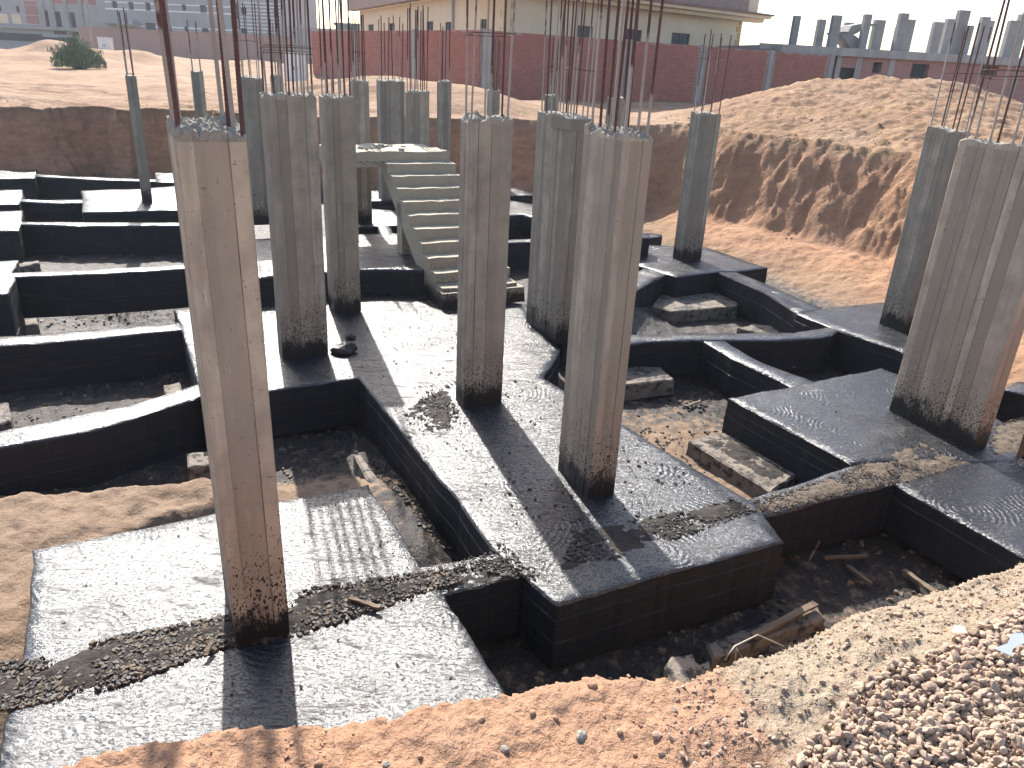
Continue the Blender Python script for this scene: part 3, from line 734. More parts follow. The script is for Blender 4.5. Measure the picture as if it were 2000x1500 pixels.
    if cap:
        mb = MB(); mb.box((-0.012, -0.012, h - 0.16), (w + 0.012, d * 0.55, h - 0.02)); mb.build('collar', mat, root)
    return root
column('nearest tall column, warm tan, standing alone in the left foreground', at(460, 1268), 0, 0.345, 0.62, 3.13, (2, 5), 1.5, 0.0112, (), 'conc_warm', kind='ribbed', near=True, rough=0.035, bj=0.03)
column('broad grey column with board marks, tar lump at its foot', at(552, 703), 0, 0.57, 0.27, 3.07, (7, 2), 1.35, 0.011, (0.42, 0.47), 'conc', rough=0.035)
column('grey column close behind the broad one with the tar lump', at(653, 614), 0, 0.40, 0.37, 3.0, (5, 2), 1.4, 0.0105, (), 'conc')
column('middle column alone on the central slab, hiding the stair side', at(905, 797), 0, 0.47, 0.24, 3.01, (3, 2), 1.4, 0.011, (0.74,), 'conc', rough=0.045)
column('heavily tar spattered column right of centre, two faces showing', at(1148, 977), 0, 0.28, 0.57, 3.07, (2, 5), 1.4, 0.011, (), 'conc_warm', rough=0.035)
column('dark column with a cast collar just behind the spattered one', at(1085, 668), 0, 0.30, 0.95, 2.93, (2, 7), 1.4, 0.0105, (0.55,), 'conc', cap=True)
column('widest wall like column at the right edge', at(1899, 880), 0, 0.24, 1.06, 3.01, (2, 5), 1.5, 0.0115, (0.62, 0.66), 'conc_warm')
column('leaning looking column tucked left of the widest column', at(1766, 650), 0, 0.30, 0.48, 2.95, (2, 3), 1.35, 0.0105, (0.72,), 'conc')
column('slim column before the sandy bank on the right', at(1330, 510), 0, 0.5, 0.3, 2.83, (3, 2), 1.35, 0.0105, (0.95,), 'conc')
column('thin leftmost column before the far earth wall', at(278, 397, 0.4), 0.4, 0.2, 0.42, 2.93, (2, 2), 1.2, 0.011, (0.02,), 'conc', rough=0.01, lean=0.02)
column('far column behind the stair flight foot, left of landing', at(699, 437, 0.4), 0.4, 0.3, 0.3, 3.08, (4, 3), 1.1, 0.009, (0.5,), 'conc')
column('column half hidden between nearest and broad columns', at(495, 437, 0.4), 0.4, 0.36, 0.35, 3.06, (3, 2), 1.25, 0.009, (0.6,), 'conc')
def far_col(label, x0, x1, y, Y, d, zb=-0.1, bars=(3, 2), blen=1.2, stirrups=()):
    a = aty(x0, y, Y); b = aty(x1, y, Y); wd_ = (b.x - a.x)
    w = max(0.2, (wd_ - d * math.sin(UA)) / math.cos(UA))
    column(label, (a.x + d * math.sin(UA), Y), zb, w, d, a.z, bars, blen, 0.011, stirrups, 'conc')
far_col('widest far dark column standing behind the stair landing', 730, 787, 155, 18.2, 0.3, blen=1.25, bars=(4, 2))
far_col('far column rising at the back edge of the stair landing', 788, 838, 176, 15.9, 0.25, blen=1.5, bars=(5, 2))
far_col('far narrow column just right of the stair landing', 852, 882, 157, 18.5, 0.25, blen=1.15)
far_col('far column stub seen between the bars of the nearest column', 364, 392, 137, 21, 0.25, blen=1.15, bars=(2, 2))
far_col('far column peeping over the broad column', 523, 549, 145, 20.5, 0.2, blen=1.25)
far_col('far column peeping over the middle column', 951, 977, 174, 21.6, 0.2, blen=1.25, bars=(4, 2))
far_col('far column peeping over the dark collared column', 1064, 1094, 184, 21, 0.22, blen=1.3, bars=(4, 2))
far_col('far column peeping over the spattered column', 1188, 1228, 190, 20, 0.3, blen=1.2)

# ------------------------------------------------------------------ stair
def stair():
    r_, n = 0.168, 11
    P0 = Vector((-1.132, 11.233)); g = Vector((-0.134, 0.255)); L = g.length; gd = g.normalized(); wd_ = Vector((gd.y, -gd.x)); W = 1.28
    root = empty('staircase', (P0.x, P0.y, 0.0), 'bare concrete staircase climbing from the central slab to a landing', 'staircase')
    def pt(a, b, z): q = gd * a + wd_ * b; return (q.x, q.y, z)
    rr = random.Random(5)
    # saw-toothed flight as one body with sloping underside
    prof = [(0.0, 0.004), (0.0, 0.30)]
    for k in range(1, n):
        prof += [(k * L, 0.30 + (k - 1) * r_), (k * L, 0.30 + k * r_)]
    topz = 0.30 + (n - 1) * r_
    prof += [((n - 1) * L + 0.02, topz), ((n - 1) * L + 0.02, topz - 0.34), (0.62, 0.004)]
    fl = MB()
    m = len(prof); cols = 9
    vs = []
    for j in range(cols):
        for (a, z) in prof:
            vs.append(pt(a + rr.uniform(-.014, .010), W * j / (cols - 1), z + rr.uniform(-.012, .006)))
    fs = []
    for j in range(cols - 1):
        for i in range(m):
            fs.append((j * m + i, (j + 1) * m + i, (j + 1) * m + (i + 1) % m, j * m + (i + 1) % m))
    fs.append(tuple(range(m))); fs.append(tuple((cols - 1) * m + i for i in range(m))[::-1])
    fl.add(vs, fs); fl.build('flight', 'stair', root, smooth=False)
    fb = MB()                                     # splayed first step
    vs = [pt(-0.10, -0.03, 0.004), pt(-0.10, W + 0.10, 0.004), pt(0.30, W + 0.10, 0.004), pt(0.30, -0.03, 0.004), pt(-0.095, -0.028, 0.245), pt(-0.095, W + 0.08, 0.245), pt(0.30, W + 0.08, 0.245), pt(0.30, -0.028, 0.245)]
    fb.add(vs, [(0, 3, 2, 1), (4, 5, 6, 7), (0, 1, 5, 4), (1, 2, 6, 5), (2, 3, 7, 6), (3, 0, 4, 7)]); fb.build('foot_block', 'stair', root)
    a0 = (n - 1) * L + 0.02
    ld = MB()
    nx, ny = 14, 6; vs = []; fs = []
    for i in range(nx):
        for j in range(ny):
            b = -0.85 + (W + 0.80) * i / (nx - 1); a = a0 - 0.02 + (1.25) * j / (ny - 1)
            vs.append(pt(a, b, topz + rr.uniform(-.02, .025)))
    for i in range(nx - 1):
        for j in range(ny - 1):
            fs.append((i * ny + j, (i + 1) * ny + j, (i + 1) * ny + j + 1, i * ny + j + 1))
    nb = len(vs)
    edge = [i * ny for i in range(nx)] + [(nx - 1) * ny + j for j in range(1, ny)] + [i * ny + ny - 1 for i in range(nx - 2, -1, -1)] + [j for j in range(ny - 2, 0, -1)]
    for e in edge: vs.append((vs[e][0], vs[e][1], topz - 0.26))
    ne = len(edge)
    for i in range(ne): fs.append((edge[i], nb + i, nb + (i + 1) % ne, edge[(i + 1) % ne]))
    fs.append(tuple(nb + i for i in range(ne))[::-1])
    ld.add(vs, fs); ld.build('landing', 'stair', root, smooth=False)
    sp = MB(); 
    vs = [pt(a0 - 1.05, 0.0, 0.0), pt(a0 - 1.05, 0.16, 0.0), pt(a0 - 0.80, 0.16, 0.0), pt(a0 - 0.80, 0.0, 0.0), pt(a0 - 1.05, 0.0, 1.25), pt(a0 - 1.05, 0.16, 1.25), pt(a0 - 0.80, 0.16, 1.25), pt(a0 - 0.80, 0.0, 1.25)]
    sp.add(vs, [(0, 3, 2, 1), (4, 5, 6, 7), (0, 1, 5, 4), (1, 2, 6, 5), (2, 3, 7, 6), (3, 0, 4, 7)]); sp.build('support_pier', 'stair', root)
    for k in range(7):                            # bent bars left sticking out below the landing
        mb = MB(); b = -0.80 + 0.13 * k
        mb.tube([pt(a0 - 0.02, b, topz - 0.16), pt(a0 - 0.45, b + 0.12, topz - 0.20)], 0.005, 6); mb.build('rebar', 'rebar', root)
    for k in range(16):
        mb = MB(); a = a0 + rr.uniform(0.1, 1.0); b = rr.uniform(-0.7, 0.75); s_ = rr.uniform(0.015, 0.045); p = pt(a, b, topz)
        mb.box((p[0] - s_, p[1] - s_, p[2] - 0.01), (p[0] + s_ * 1.4, p[1] + s_, p[2] + s_), mtx=None); mb.build('mortar_crumb', 'rough', root)
stair()

# ------------------------------------------------------------------ small things on the slabs
def lump_mesh(rad, seed, sub=2, amp=0.35, flat=0.7):
    bm = bmesh.new(); bmesh.ops.create_icosphere(bm, subdivisions=sub, radius=1)
    for vtx in bm.verts:
        c = vtx.co; k = 1 + amp * (fbm(np.array([c.x * 1.6 + seed]), np.array([c.y * 1.6 + c.z * 1.3]), 3)[0])
        vtx.co = Vector((c.x * rad * k, c.y * rad * k * 0.85, c.z * rad * k * flat))
    me = bpy.data.meshes.new('stone'); bm.to_mesh(me); bm.free(); return me
def stone(name, label, cat, x, y, z, rad, mat, seed, group=None, flat=0.7, amp=0.35, sub=2, rz=0):
    me = lump_mesh(rad, seed, sub, amp, flat); me.materials.append(M[mat])
    o = bpy.data.objects.new(name, me); COL.objects.link(o); o.location = (x, y, z); o.rotation_euler = (0, 0, rz)
    return tag(o, label, cat, group)
p = at(672, 690); stone('tar_lump', 'rough black tar lump beside the broad column foot', 'tar lump', p[0], p[1], 0.05, 0.15, 'chip_dark', 3, flat=0.6, amp=0.7)
p = at(684, 662); stone('tar_lump', 'smaller black tar lump just behind the first one', 'tar lump', p[0], p[1], 0.03, 0.07, 'chip_dark', 9, flat=0.8, amp=0.7)
def plank(label, a, b, w, t, mat='wood', name='timber_plank', cat='plank', roll=0.0):
    a = Vector(a); b = Vector(b); L = (b - a).length; d = (b - a).normalized()
    q = d.to_track_quat('X', 'Z').to_matrix().to_4x4() @ Matrix.Rotation(roll, 4, 'X')
    mb = MB(); k = 6; v = []
    for i in range(k + 1):
        for (yy, zz) in ((-w / 2, 0), (w / 2, 0), (w / 2, t), (-w / 2, t)):
            v.append((L * i / k, yy + rnd.uniform(-.004, .004), zz + rnd.uniform(-.003, .003)))
    f = [(0, 3, 2, 1), tuple(k * 4 + i for i in range(4))]
    for i in range(k):
        for j in range(4): f.append((i * 4 + j, i * 4 + (j + 1) % 4, (i + 1) * 4 + (j + 1) % 4, (i + 1) * 4 + j))
    o = mesh_obj(name, v, f, mat, None, None, False, label, cat)
    o.matrix_world = Matrix.Translation(a) @ q
    return o
def P3(x, y, z): q = at(x, y, z); return (q[0], q[1], z)
plank('weathered timber lying on the brown pad below the central slab', P3(1470, 1246, -0.46), P3(1592, 1182, -0.46), 0.055, 0.03)
plank('short timber offcut half buried in the floor of the right front pit', P3(1655, 1108, -0.58), P3(1700, 1142, -0.56), 0.04, 0.025)
plank('long board along the floor of the right front pit', P3(1765, 1118, -0.57), P3(1832, 1168, -0.55), 0.05, 0.035)
plank('dark batten in the shade of the right front pit', P3(1610, 1092, -0.55), P3(1690, 1088, -0.5), 0.03, 0.025)
plank('light stick on the soil left of the smooth grey footing', P3(1340, 795, -0.58), P3(1368, 784, -0.57), 0.03, 0.02)
plank('thin stick in the pit behind the diagonal tie beam', P3(1540, 727, -0.55), P3(1552, 718, -0.3), 0.025, 0.02)
plank('split timber on the crumb strip right of the nearest column', P3(683, 1170, 0.02), P3(742, 1190, 0.03), 0.03, 0.02)
plank('splinter of wood on the crumb strip left of the nearest column', P3(402, 1282, 0.03), P3(416, 1250, 0.06), 0.025, 0.015)
plank('plank piece under the third left tie beam on the soil', P3(120, 600, -0.5), P3(172, 594, -0.48), 0.12, 0.04)
bd = plank('upright board end at the right edge by the widest column', P3(1990, 890, 0.0), P3(2028, 880, 0.0), 0.05, 0.42)
mb = MB()
mb.tube([P3(1415, 1290, -0.3), P3(1435, 1262, -0.22), P3(1480, 1240, -0.33), P3(1530, 1262, -0.45)], 0.006, 6)
mb.build('bent_rebar', 'rebar', smooth=True, label='bent rusty bar looping over the brown pad', cat='rebar')
mb = MB(); mb.tube([P3(1436, 1300, -0.5), P3(1438, 1265, -0.26), P3(1470, 1322, -0.52)], 0.005, 6)
mb.build('bent_rebar', 'rebar', smooth=True, label='second bent bar standing out beside the concrete stub', cat='rebar')
mb = MB(); mb.tube([P3(1578, 1098, -0.62), P3(1600, 1058, -0.3)], 0.012, 6)
mb.build('bent_rebar', 'rebar', smooth=True, label='short bar leaning at the beam in the right front pit', cat='rebar')

# ------------------------------------------------------------------ crumbs and gravel (uncountable)
def inpoly(x, y, P):
    ins = False; n = len(P)
    for i in range(n):
        ax, ay = P[i]; bx, by = P[(i + 1) % n]
        if (ay > y) != (by > y) and x < (bx - ax) * (y - ay) / (by - ay) + ax: ins = not ins
    return ins
CH = [(-1, -1, 0), (1, -1, 0), (1, 1, 0), (-1, 1, 0), (-.7, -.8, 1), (.8, -.6, 1), (.6, .8, 1), (-.8, .6, 1)]
CF = [(0, 3, 2, 1), (4, 5, 6, 7), (0, 1, 5, 4), (1, 2, 6, 5), (2, 3, 7, 6), (3, 0, 4, 7)]
def chips(name, label, polys, n, smin, smax, mats, seed, zf=None, flat=0.5, density=None):
    r = random.Random(seed); v = []; f = []; mi = []
    rs = np.random.RandomState(seed)
    for P, zbase, share in polys:
        need = int(n * share); A_ = np.array(P); got = np.zeros((0, 2))
        for _ in range(40):
            q = rs.uniform(A_.min(0), A_.max(0), (max(need * 3, 200), 2))
            ins = np.zeros(len(q), bool)
            for i in range(len(P)):
                ax, ay = P[i]; bx, by = P[(i + 1) % len(P)]
                if abs(by - ay) > 1e-12: ins ^= ((ay > q[:, 1]) != (by > q[:, 1])) & (q[:, 0] < (bx - ax) * (q[:, 1] - ay) / (by - ay) + ax)
            q = q[ins]
            if density is not None:
                q = q[fbm(q[:, 0] * 1.9 + seed, q[:, 1] * 1.9, 4, 0.6) * 1.5 + 0.5 > rs.rand(len(q))]
            got = np.vstack([got, q])
            if len(got) >= need: break
        got = got[:need]
        zz = terrain(got[:, 0], got[:, 1]) if zbase is None else np.full(len(got), zbase)
        v += [(x, y, z, smin + (smax - smin) * r.random() ** 2.6) for (x, y), z in zip(got.tolist(), zz.tolist())]
    V = []
    for (x, y, z, s) in v:
        a = r.uniform(0, 6.28); c, q = math.cos(a), math.sin(a); tx, ty = r.uniform(-.5, .5), r.uniform(-.5, .5)
        sx, sy, sz = s * r.uniform(0.6, 1.5), s * r.uniform(0.5, 1.0), s * flat * r.uniform(0.5, 1.4)
        b = len(V)
        for (ax, ay, az) in CH:
            ax = ax * sx * r.uniform(.75, 1.1); ay = ay * sy * r.uniform(.75, 1.1); az = az * sz * 2 - sz * 0.5 + tx * ax * .6 + ty * ay * .6
            V.append((x + ax * c - ay * q, y + ax * q + ay * c, z + az))
        f += [tuple(i + b for i in t) for t in CF]; m_ = r.randrange(len(mats)); mi += [m_] * 6
    return mesh_obj(name, V, f, mats, None, mi, False, label, None, None, 'stuff')
def mud_sheet(label, P, z, seed, amp=0.02, g=0.03, mat='chip_brown', lift=0.0):
    """thin lumpy smear of mud that rises out of the slab here and there"""
    A_ = np.array(P); gx, gy = np.meshgrid(np.arange(A_[:, 0].min(), A_[:, 0].max(), g), np.arange(A_[:, 1].min(), A_[:, 1].max(), g))
    nx = gx.shape[1]; x = gx.ravel(); y = gy.ravel(); ins = np.zeros(x.shape, bool); dd = np.full(x.shape, 1e9)
    for i in range(len(P)):
        ax, ay = P[i]; bx, by = P[(i + 1) % len(P)]; ex, ey = bx - ax, by - ay
        if abs(ey) > 1e-12: ins ^= ((ay > y) != (by > y)) & (x < ex * (y - ay) / ey + ax)
        t = np.clip(((x - ax) * ex + (y - ay) * ey) / (ex * ex + ey * ey), 0, 1); dd = np.minimum(dd, np.hypot(x - ax - t * ex, y - ay - t * ey))
    e = np.clip(dd / 0.13, 0, 1) * ins
    hh = amp * (fbm(x * 4 + seed, y * 4, 5, 0.65) * 0.9 + 0.35 * fbm(x * 22, y * 22 + seed, 3, 0.6) + 0.12 + lift) * e - 0.012 * (1 - e)
    idx = np.where(ins)[0]; m = {int(k): i for i, k in enumerate(idx)}; F = []
    for k in idx:
        q = (int(k), int(k) + 1, int(k) + nx + 1, int(k) + nx)
        if all(j in m for j in q) and max(hh[j] for j in q) > -0.004: F.append(tuple(m[j] for j in q))
    V = np.stack([x[idx], y[idx], z + hh[idx]], 1).tolist()
    return mesh_obj('mud_smear', V, F, mat, None, None, True, label, None, None, 'stuff')
def PP(L, z=0.0): return [at(x, y, z) for x, y in L]
STRIP = PP([(-60, 1300), (100, 1285), (215, 1245), (430, 1205), (600, 1150), (870, 1110), (905, 1135), (740, 1190), (600, 1238), (430, 1268), (250, 1335), (60, 1380), (-60, 1400)])
mud_sheet('band of brown and black mud smeared across the nearest footing', STRIP, 0.0, 3, 0.035, 0.022, 'mudsmear', 0.35)
mud_sheet('dry mud smeared along the front tie beam on the right', PP([(1455, 982), (1560, 950), (1660, 912), (1790, 852), (1905, 905), (1780, 942), (1690, 957), (1570, 988), (1490, 1005)]), -0.008, 5, 0.045, 0.018, 'mudpale', 0.15)
mud_sheet('dark mud smeared over the front of the central slab', PP([(1080, 1060), (1200, 1010), (1440, 970), (1485, 1000), (1250, 1090), (1080, 1130)]), 0.004, 8, 0.025, 0.025, 'mudsmear', 0.0)
mud_sheet('mud smeared over the short crumb covered tie beam', PP([(815, 1112), (900, 1094), (985, 1075), (1040, 1120), (940, 1147), (864, 1162)]), -0.010, 9, 0.03, 0.02, 'mudsmear', 0.1)
mud_sheet('grey mud smeared left of the middle column', PP([(770, 800), (890, 735), (900, 840), (800, 870)]), 0.004, 11, 0.018, 0.018, 'mudsmear', -0.22)
mud_sheet('black mud lying on the thin pad beside the smooth grey footing', PP([(1356, 860), (1420, 843), (1560, 925), (1512, 955)], -0.44), -0.446, 14, 0.03, 0.02, 'mudsmear', 0.5)
mud_sheet('mud smeared beside the widest column at the right edge', PP([(1930, 828), (2010, 812), (2060, 885), (1925, 895)]), 0.0, 12, 0.025, 0.025, 'mudpale', 0.2)
chips('mud_crumbs', 'band of black and brown mud crumbs across the nearest footing', [(STRIP, 0.004, 1.0)], 9000, 0.0015, 0.019, ['chip_dark', 'chip_brown', 'chip_dark', 'mudcrumb'], 1, density=1)
chips('mud_crumbs', 'dry mud crumbs caked along the front tie beam on the right', [(PP([(1450, 982), (1560, 950), (1660, 915), (1780, 862), (1880, 905), (1780, 940), (1690, 955), (1570, 985), (1500, 1003)]), -0.006, 0.75), (PP([(1930, 830), (2000, 815), (2050, 880), (1930, 880)]), 0.0, 0.25)], 6500, 0.0015, 0.011, ['mudcrumb', 'chip_brown', 'chip_dark'], 2)
chips('mud_crumbs', 'dark crumbs scattered over the central slab', [(PP([(1120, 1040), (1440, 975), (1480, 1000), (1200, 1095), (1100, 1100)]), 0.006, 0.42), (PP([(860, 1110), (980, 1060), (1080, 1140), (1000, 1130)]), 0.004, 0.16), (PP([(790, 800), (890, 740), (900, 830), (800, 860)]), 0.008, 0.16), (PP([(700, 620), (880, 600), (1060, 760), (1400, 960), (1250, 1100), (980, 1040)]), 0.008, 0.26)], 2600, 0.004, 0.017, ['chip_dark', 'chip_dark', 'chip_brown'], 3, density=1)
chips('tar_flakes', 'dark flakes and clods strewn over the pit floor', [(PP([(700, 900), (820, 1090), (960, 1110), (760, 860)], -0.6), None, 0.16), (PP([(540, 840), (690, 830), (720, 930), (560, 960)], -0.6), None, 0.10), (PP([(1230, 700), (1400, 700), (1400, 960), (1240, 860)], -0.6), None, 0.16), (PP([(1090, 1260), (1540, 1150), (1600, 1250), (1300, 1400), (1000, 1400)], -0.6), None, 0.16), (PP([(1520, 1080), (1800, 1000), (1960, 1150), (1700, 1250)], -0.6), None, 0.14), (PP([(20, 720), (330, 690), (380, 780), (20, 830)], -0.6), None, 0.09), (PP([(60, 590), (360, 570), (350, 620), (60, 640)], -0.55), None, 0.07), (PP([(60, 495), (370, 485), (370, 510), (60, 520)], -0.2), None, 0.06), (PP([(350, 900), (200, 950), (-60, 980), (-60, 930)], -0.5), None, 0.06)], 4200, 0.003, 0.03, ['chip_dark', 'chip_brown', 'mudcrumb'], 4, density=1)
chips('tar_crumbs', 'sparse black crumbs and flecks on the bright footing tops', [(PP([(70, 1085), (700, 955), (950, 1330), (100, 1420)]), 0.006, 0.5), (PP([(560, 620), (1050, 600), (1400, 980), (1000, 1080), (720, 740)]), 0.010, 0.3), (PP([(1440, 780), (1720, 730), (1880, 880), (1680, 890)]), 0.006, 0.2)], 600, 0.002, 0.010, ['chip_dark'], 6, density=1)
WALLR = [(3.4, 22.2), (5.0, 20.4), (6.2, 18.4), (7.2, 16.8), (8.0, 14), (9.9, 14), (10.5, 18.5), (8.6, 21.5), (6.2, 24.0), (4.0, 24.5)]
chips('earth_clods', 'clods broken out of the right hand earth face and heap', [(WALLR, None, 0.75), ([(-15, 20.6), (-9, 21.4), (-4, 21.9), (-4, 23.0), (-9, 22.8), (-15, 22.2)], None, 0.25)], 420, 0.008, 0.04, ['sandclod'], 8, flat=0.35, density=1)
chips('soil_clods', 'small clods and pebbles strewn over the near earth bank', [([(-1.9, 0.9), (-0.6, 1.55), (0.3, 1.75), (1.2, 2.05), (2.6, 2.8), (2.8, 1.6), (1.0, 0.9), (-1.0, 0.8)], None, 1.0)], 2200, 0.0015, 0.008, ['clod'], 5, flat=0.5, density=1)

def gravel_pile():
    r = random.Random(11)
    P = PP([(1500, 1540), (1620, 1410), (1700, 1340), (1840, 1300), (2010, 1200), (2140, 1200), (2140, 1560), (1440, 1560)], 1.86)
    bm = bmesh.new(); bmesh.ops.create_icosphere(bm, subdivisions=2, radius=1)
    base = np.array([v.co[:] for v in bm.verts]); fa = [[q.index for q in f.verts] for f in bm.faces]; bm.free()
    shapes = []
    for k in range(24):
        k2 = base.copy()
        for c in range(9):                       # knock flat facets off a ball
            nv = _rs.normal(size=3); nv /= np.linalg.norm(nv); lim = _rs.uniform(0.55, 0.85)
            dp = k2 @ nv; k2 = k2 - np.outer(np.clip(dp - lim, 0, None), nv)
        shapes.append(k2)
    xs = [p[0] for p in P]; ys = [p[1] for p in P]
    pos = []
    while len(pos) < 9400:
        x = r.uniform(min(xs), max(xs)); y = r.uniform(min(ys), max(ys))
        if inpoly(x, y, P): pos.append((x, y, 1))
    Q = PP([(1330, 1330), (1640, 1235), (2000, 1110), (2000, 1200), (1700, 1330), (1500, 1500), (1250, 1500)], 1.84)
    xs = [p[0] for p in Q]; ys = [p[1] for p in Q]
    while len(pos) < 10700:
        x = r.uniform(min(xs), max(xs)); y = r.uniform(min(ys), max(ys))
        if inpoly(x, y, Q): pos.append((x, y, 0))
    T = PP([(1400, 1330), (1450, 1290), (1600, 1230), (1640, 1250), (1560, 1330)], -0.4)
    xs = [p[0] for p in T]; ys = [p[1] for p in T]
    while len(pos) < 11600:
        x = r.uniform(min(xs), max(xs)); y = r.uniform(min(ys), max(ys))
        if inpoly(x, y, T): pos.append((x, y, 2))
    zz = terrain(np.array([p[0] for p in pos]), np.array([p[1] for p in pos]))
    V = []; F = []; tone = []
    for (x, y, k), z in zip(pos, zz):
        s = (0.0045 + 0.0125 * r.random() ** 2.4) if k == 1 else (0.002 + 0.0085 * r.random() ** 4 if k == 0 else 0.008 + 0.012 * r.random())
        q = np.array(Matrix.Rotation(r.uniform(0, 6.28), 3, Vector((r.uniform(-1, 1), r.uniform(-1, 1), r.uniform(-1, 1))).normalized()))
        sc = np.array([s * r.uniform(.8, 1.5), s * r.uniform(.6, 1.0), s * r.uniform(.45, .85)])
        sh = shapes[r.randrange(len(shapes))]
        vv = sh * sc
        vv = vv @ q.T + [x, y, z + (s * r.uniform(0.0, 1.6) if k == 1 else s * 0.25)]
        b = len(V); V += vv.tolist(); F += [[i + b for i in f] for f in fa]; tone += [r.random()] * len(base)
    o = mesh_obj('gravel', V, F, 'gravel', None, None, False, 'pale pinkish gravel heaped at the lower right of the bank', None, None, 'stuff')
    a = o.data.attributes.new('tone', 'FLOAT', 'POINT'); a.data.foreach_set('value', np.array(tone, np.float32))
gravel_pile()
GS = 'loose stones lying on the near earth bank'
def bank_stone(label, px, py, rad, mat, seed, flat=0.7, group=None):
    x, y = at(px, py, 1.84); z = gz(x, y); x, y = at(px, py, z + rad * 0.3); z = gz(x, y)
    stone('stone', label, 'stone', x, y, z + rad * flat * 0.35, rad, mat, seed, group, flat, 0.3, 2, seed)
bank_stone('reddish block of stone perched on the bank lip at centre', 1157, 1338, 0.017, 'clod', 21, 0.8)
bank_stone('flat pale stone on the bank right of the perched red block', 1285, 1430, 0.017, 'gravel', 22, 0.5)
bank_stone('lumpy yellowish stone low on the bank at centre', 1135, 1437, 0.019, 'rough', 23, 0.9)
bank_stone('greyish pebble low on the bank left of centre', 985, 1462, 0.014, 'rough', 24)
bank_stone('cream pebble on the orange bank below the nearest column', 1085, 1402, 0.012, 'sandclod', 25)
bank_stone('round pale stone at the bottom edge below the nearest column', 622, 1492, 0.012, 'sandclod', 26)
bank_stone('round pale stone in the lower left on the orange bank', 378, 1490, 0.011, 'sandclod', 27)
bank_stone('grey stone at the bottom edge left of centre', 755, 1493, 0.012, 'rough', 28)
for i, (px, py) in enumerate([(690, 1440), (820, 1480), (1040, 1395), (1180, 1400), (1240, 1475), (1210, 1430), (1320, 1395), (1390, 1360), (940, 1405), (560, 1460)]):
    bank_stone('small tan pebble loose on the bank surface', px, py, 0.005 + 0.003 * (i % 3), 'clod', 40 + i, 0.75, GS)
def scrap():
    x, y = at(1950, 1312, 1.9); z = gz(x, y) + 0.035
    mb = MB(); pts = [(-0.045, -0.008), (0.0, -0.024), (0.012, -0.006), (0.06, 0.012), (0.056, 0.034), (0.022, 0.03), (0.0, 0.006)]
    n = len(pts); v = [(a, b, 0.02 * b / 0.03) for a, b in pts] + [(a, b, 0.002 + 0.02 * b / 0.03) for a, b in pts]
    mb.add(v, [tuple(range(n))[::-1], tuple(range(n, 2 * n))] + [(i, (i + 1) % n, n + (i + 1) % n, n + i) for i in range(n)])
    o = mb.build('litter_scrap', 'white', label='torn white scrap lying on the gravel', cat='litter'); o.location = (x, y, z)
    x, y = at(1865, 1262, 1.88); z = gz(x, y)
    stone('plastic_bag', 'crumpled bluish plastic on the clay above the gravel', 'litter', x, y, z + 0.004, 0.022, 'white', 31, flat=0.4, amp=0.6)
scrap()

# ------------------------------------------------------------------ brick boundary wall
def brick_wall(label, A, B, z0, z1, posts, seed, singles):
    A = Vector(A); B = Vector(B); L = (B - A).length; ang = math.atan2(B.y - A.y, B.x - A.x)
    root = empty('brick_wall', (A.x, A.y, z0), label, 'wall', 'red brick boundary wall', ang)
    H_ = z1 - z0; mb = MB(); mb.box((0, 0.02, -0.6), (L, 0.24, H_ - 0.02)); mb.build('mortar_bed', 'mortar', root)
    r = random.Random(seed); bw, bh = 0.25, 0.0765; rows = int(H_ / bh)
    V = []; F = []; mi = []; n1 = 0
    bm_ = MB(); bm_.box((0, 0, 0), (0.232, 0.12, 0.062)); tmp = bm_.build('brick', 'brick'); bme = tmp.data; bpy.data.objects.remove(tmp)
    for k in range(rows):
        x = -0.125 if k % 2 else 0.0
        while x < L - 0.05:
            x0 = max(x, 0); x1 = min(x + 0.232, L)
            if x1 - x0 > 0.03 and not any(p - 0.02 < x1 and x0 < p + w + 0.02 for p, w in posts) and not (k == rows - 1 and r.random() < 0.18):
                o_ = r.uniform(-0.007, 0.007); zz = k * bh + r.uniform(-.002, .002)
                if singles(x0, k, rows) and n1 < 150 and x1 - x0 > 0.23:
                    ob = bpy.data.objects.new('brick', bme); COL.objects.link(ob); ob.parent = root; ob.location = (x0, o_, zz); n1 += 1
                else:
                    b = len(V); V += [(x0, o_, zz), (x1, o_, zz), (x1, 0.1, zz), (x0, 0.1, zz), (x0, o_, zz + .062), (x1, o_, zz + .062), (x1, 0.1, zz + .062), (x0, 0.1, zz + .062)]
                    F += [(b, b + 1, b + 5, b + 4), (b, b + 4, b + 7, b + 3), (b + 1, b + 2, b + 6, b + 5), (b + 4, b + 5, b + 6, b + 7), (b, b + 3, b + 2, b + 1)]; mi += [r.choice((0, 0, 0, 1))] * 5
            x += bw
    mesh_obj('brickwork', V, F, ['brick', 'brick_light'], root, mi, False, kind='stuff')
    for p, w in posts:
        q = MB(); q.box((p, -0.035, -0.5), (p + w, 0.26, H_ + 0.03)); q.build('post', 'post', root)
Z0, Z1 = 1.7, 4.78
cA = (-1.95, 35.36); 
brick_wall('long red brick boundary wall running right from its corner post', cA, (17.13, 46.92), Z0, Z1, [(0.0, 0.42), (7.7, 0.28), (12.3, 0.32), (17.2, 0.32), (22.0, 0.35)], 1, lambda x, k, rows: x > 0.45 and x < 3.4 and k > rows - 14)
brick_wall('hazy red brick boundary wall running left from its corner post', (-13.3, 50.8), (cA[0] - 0.18, cA[1] + 0.22), Z0, Z1, [(6.2, 0.3), (12.9, 0.3)], 2, lambda x, k, rows: x > 15.6 and k > rows - 14)

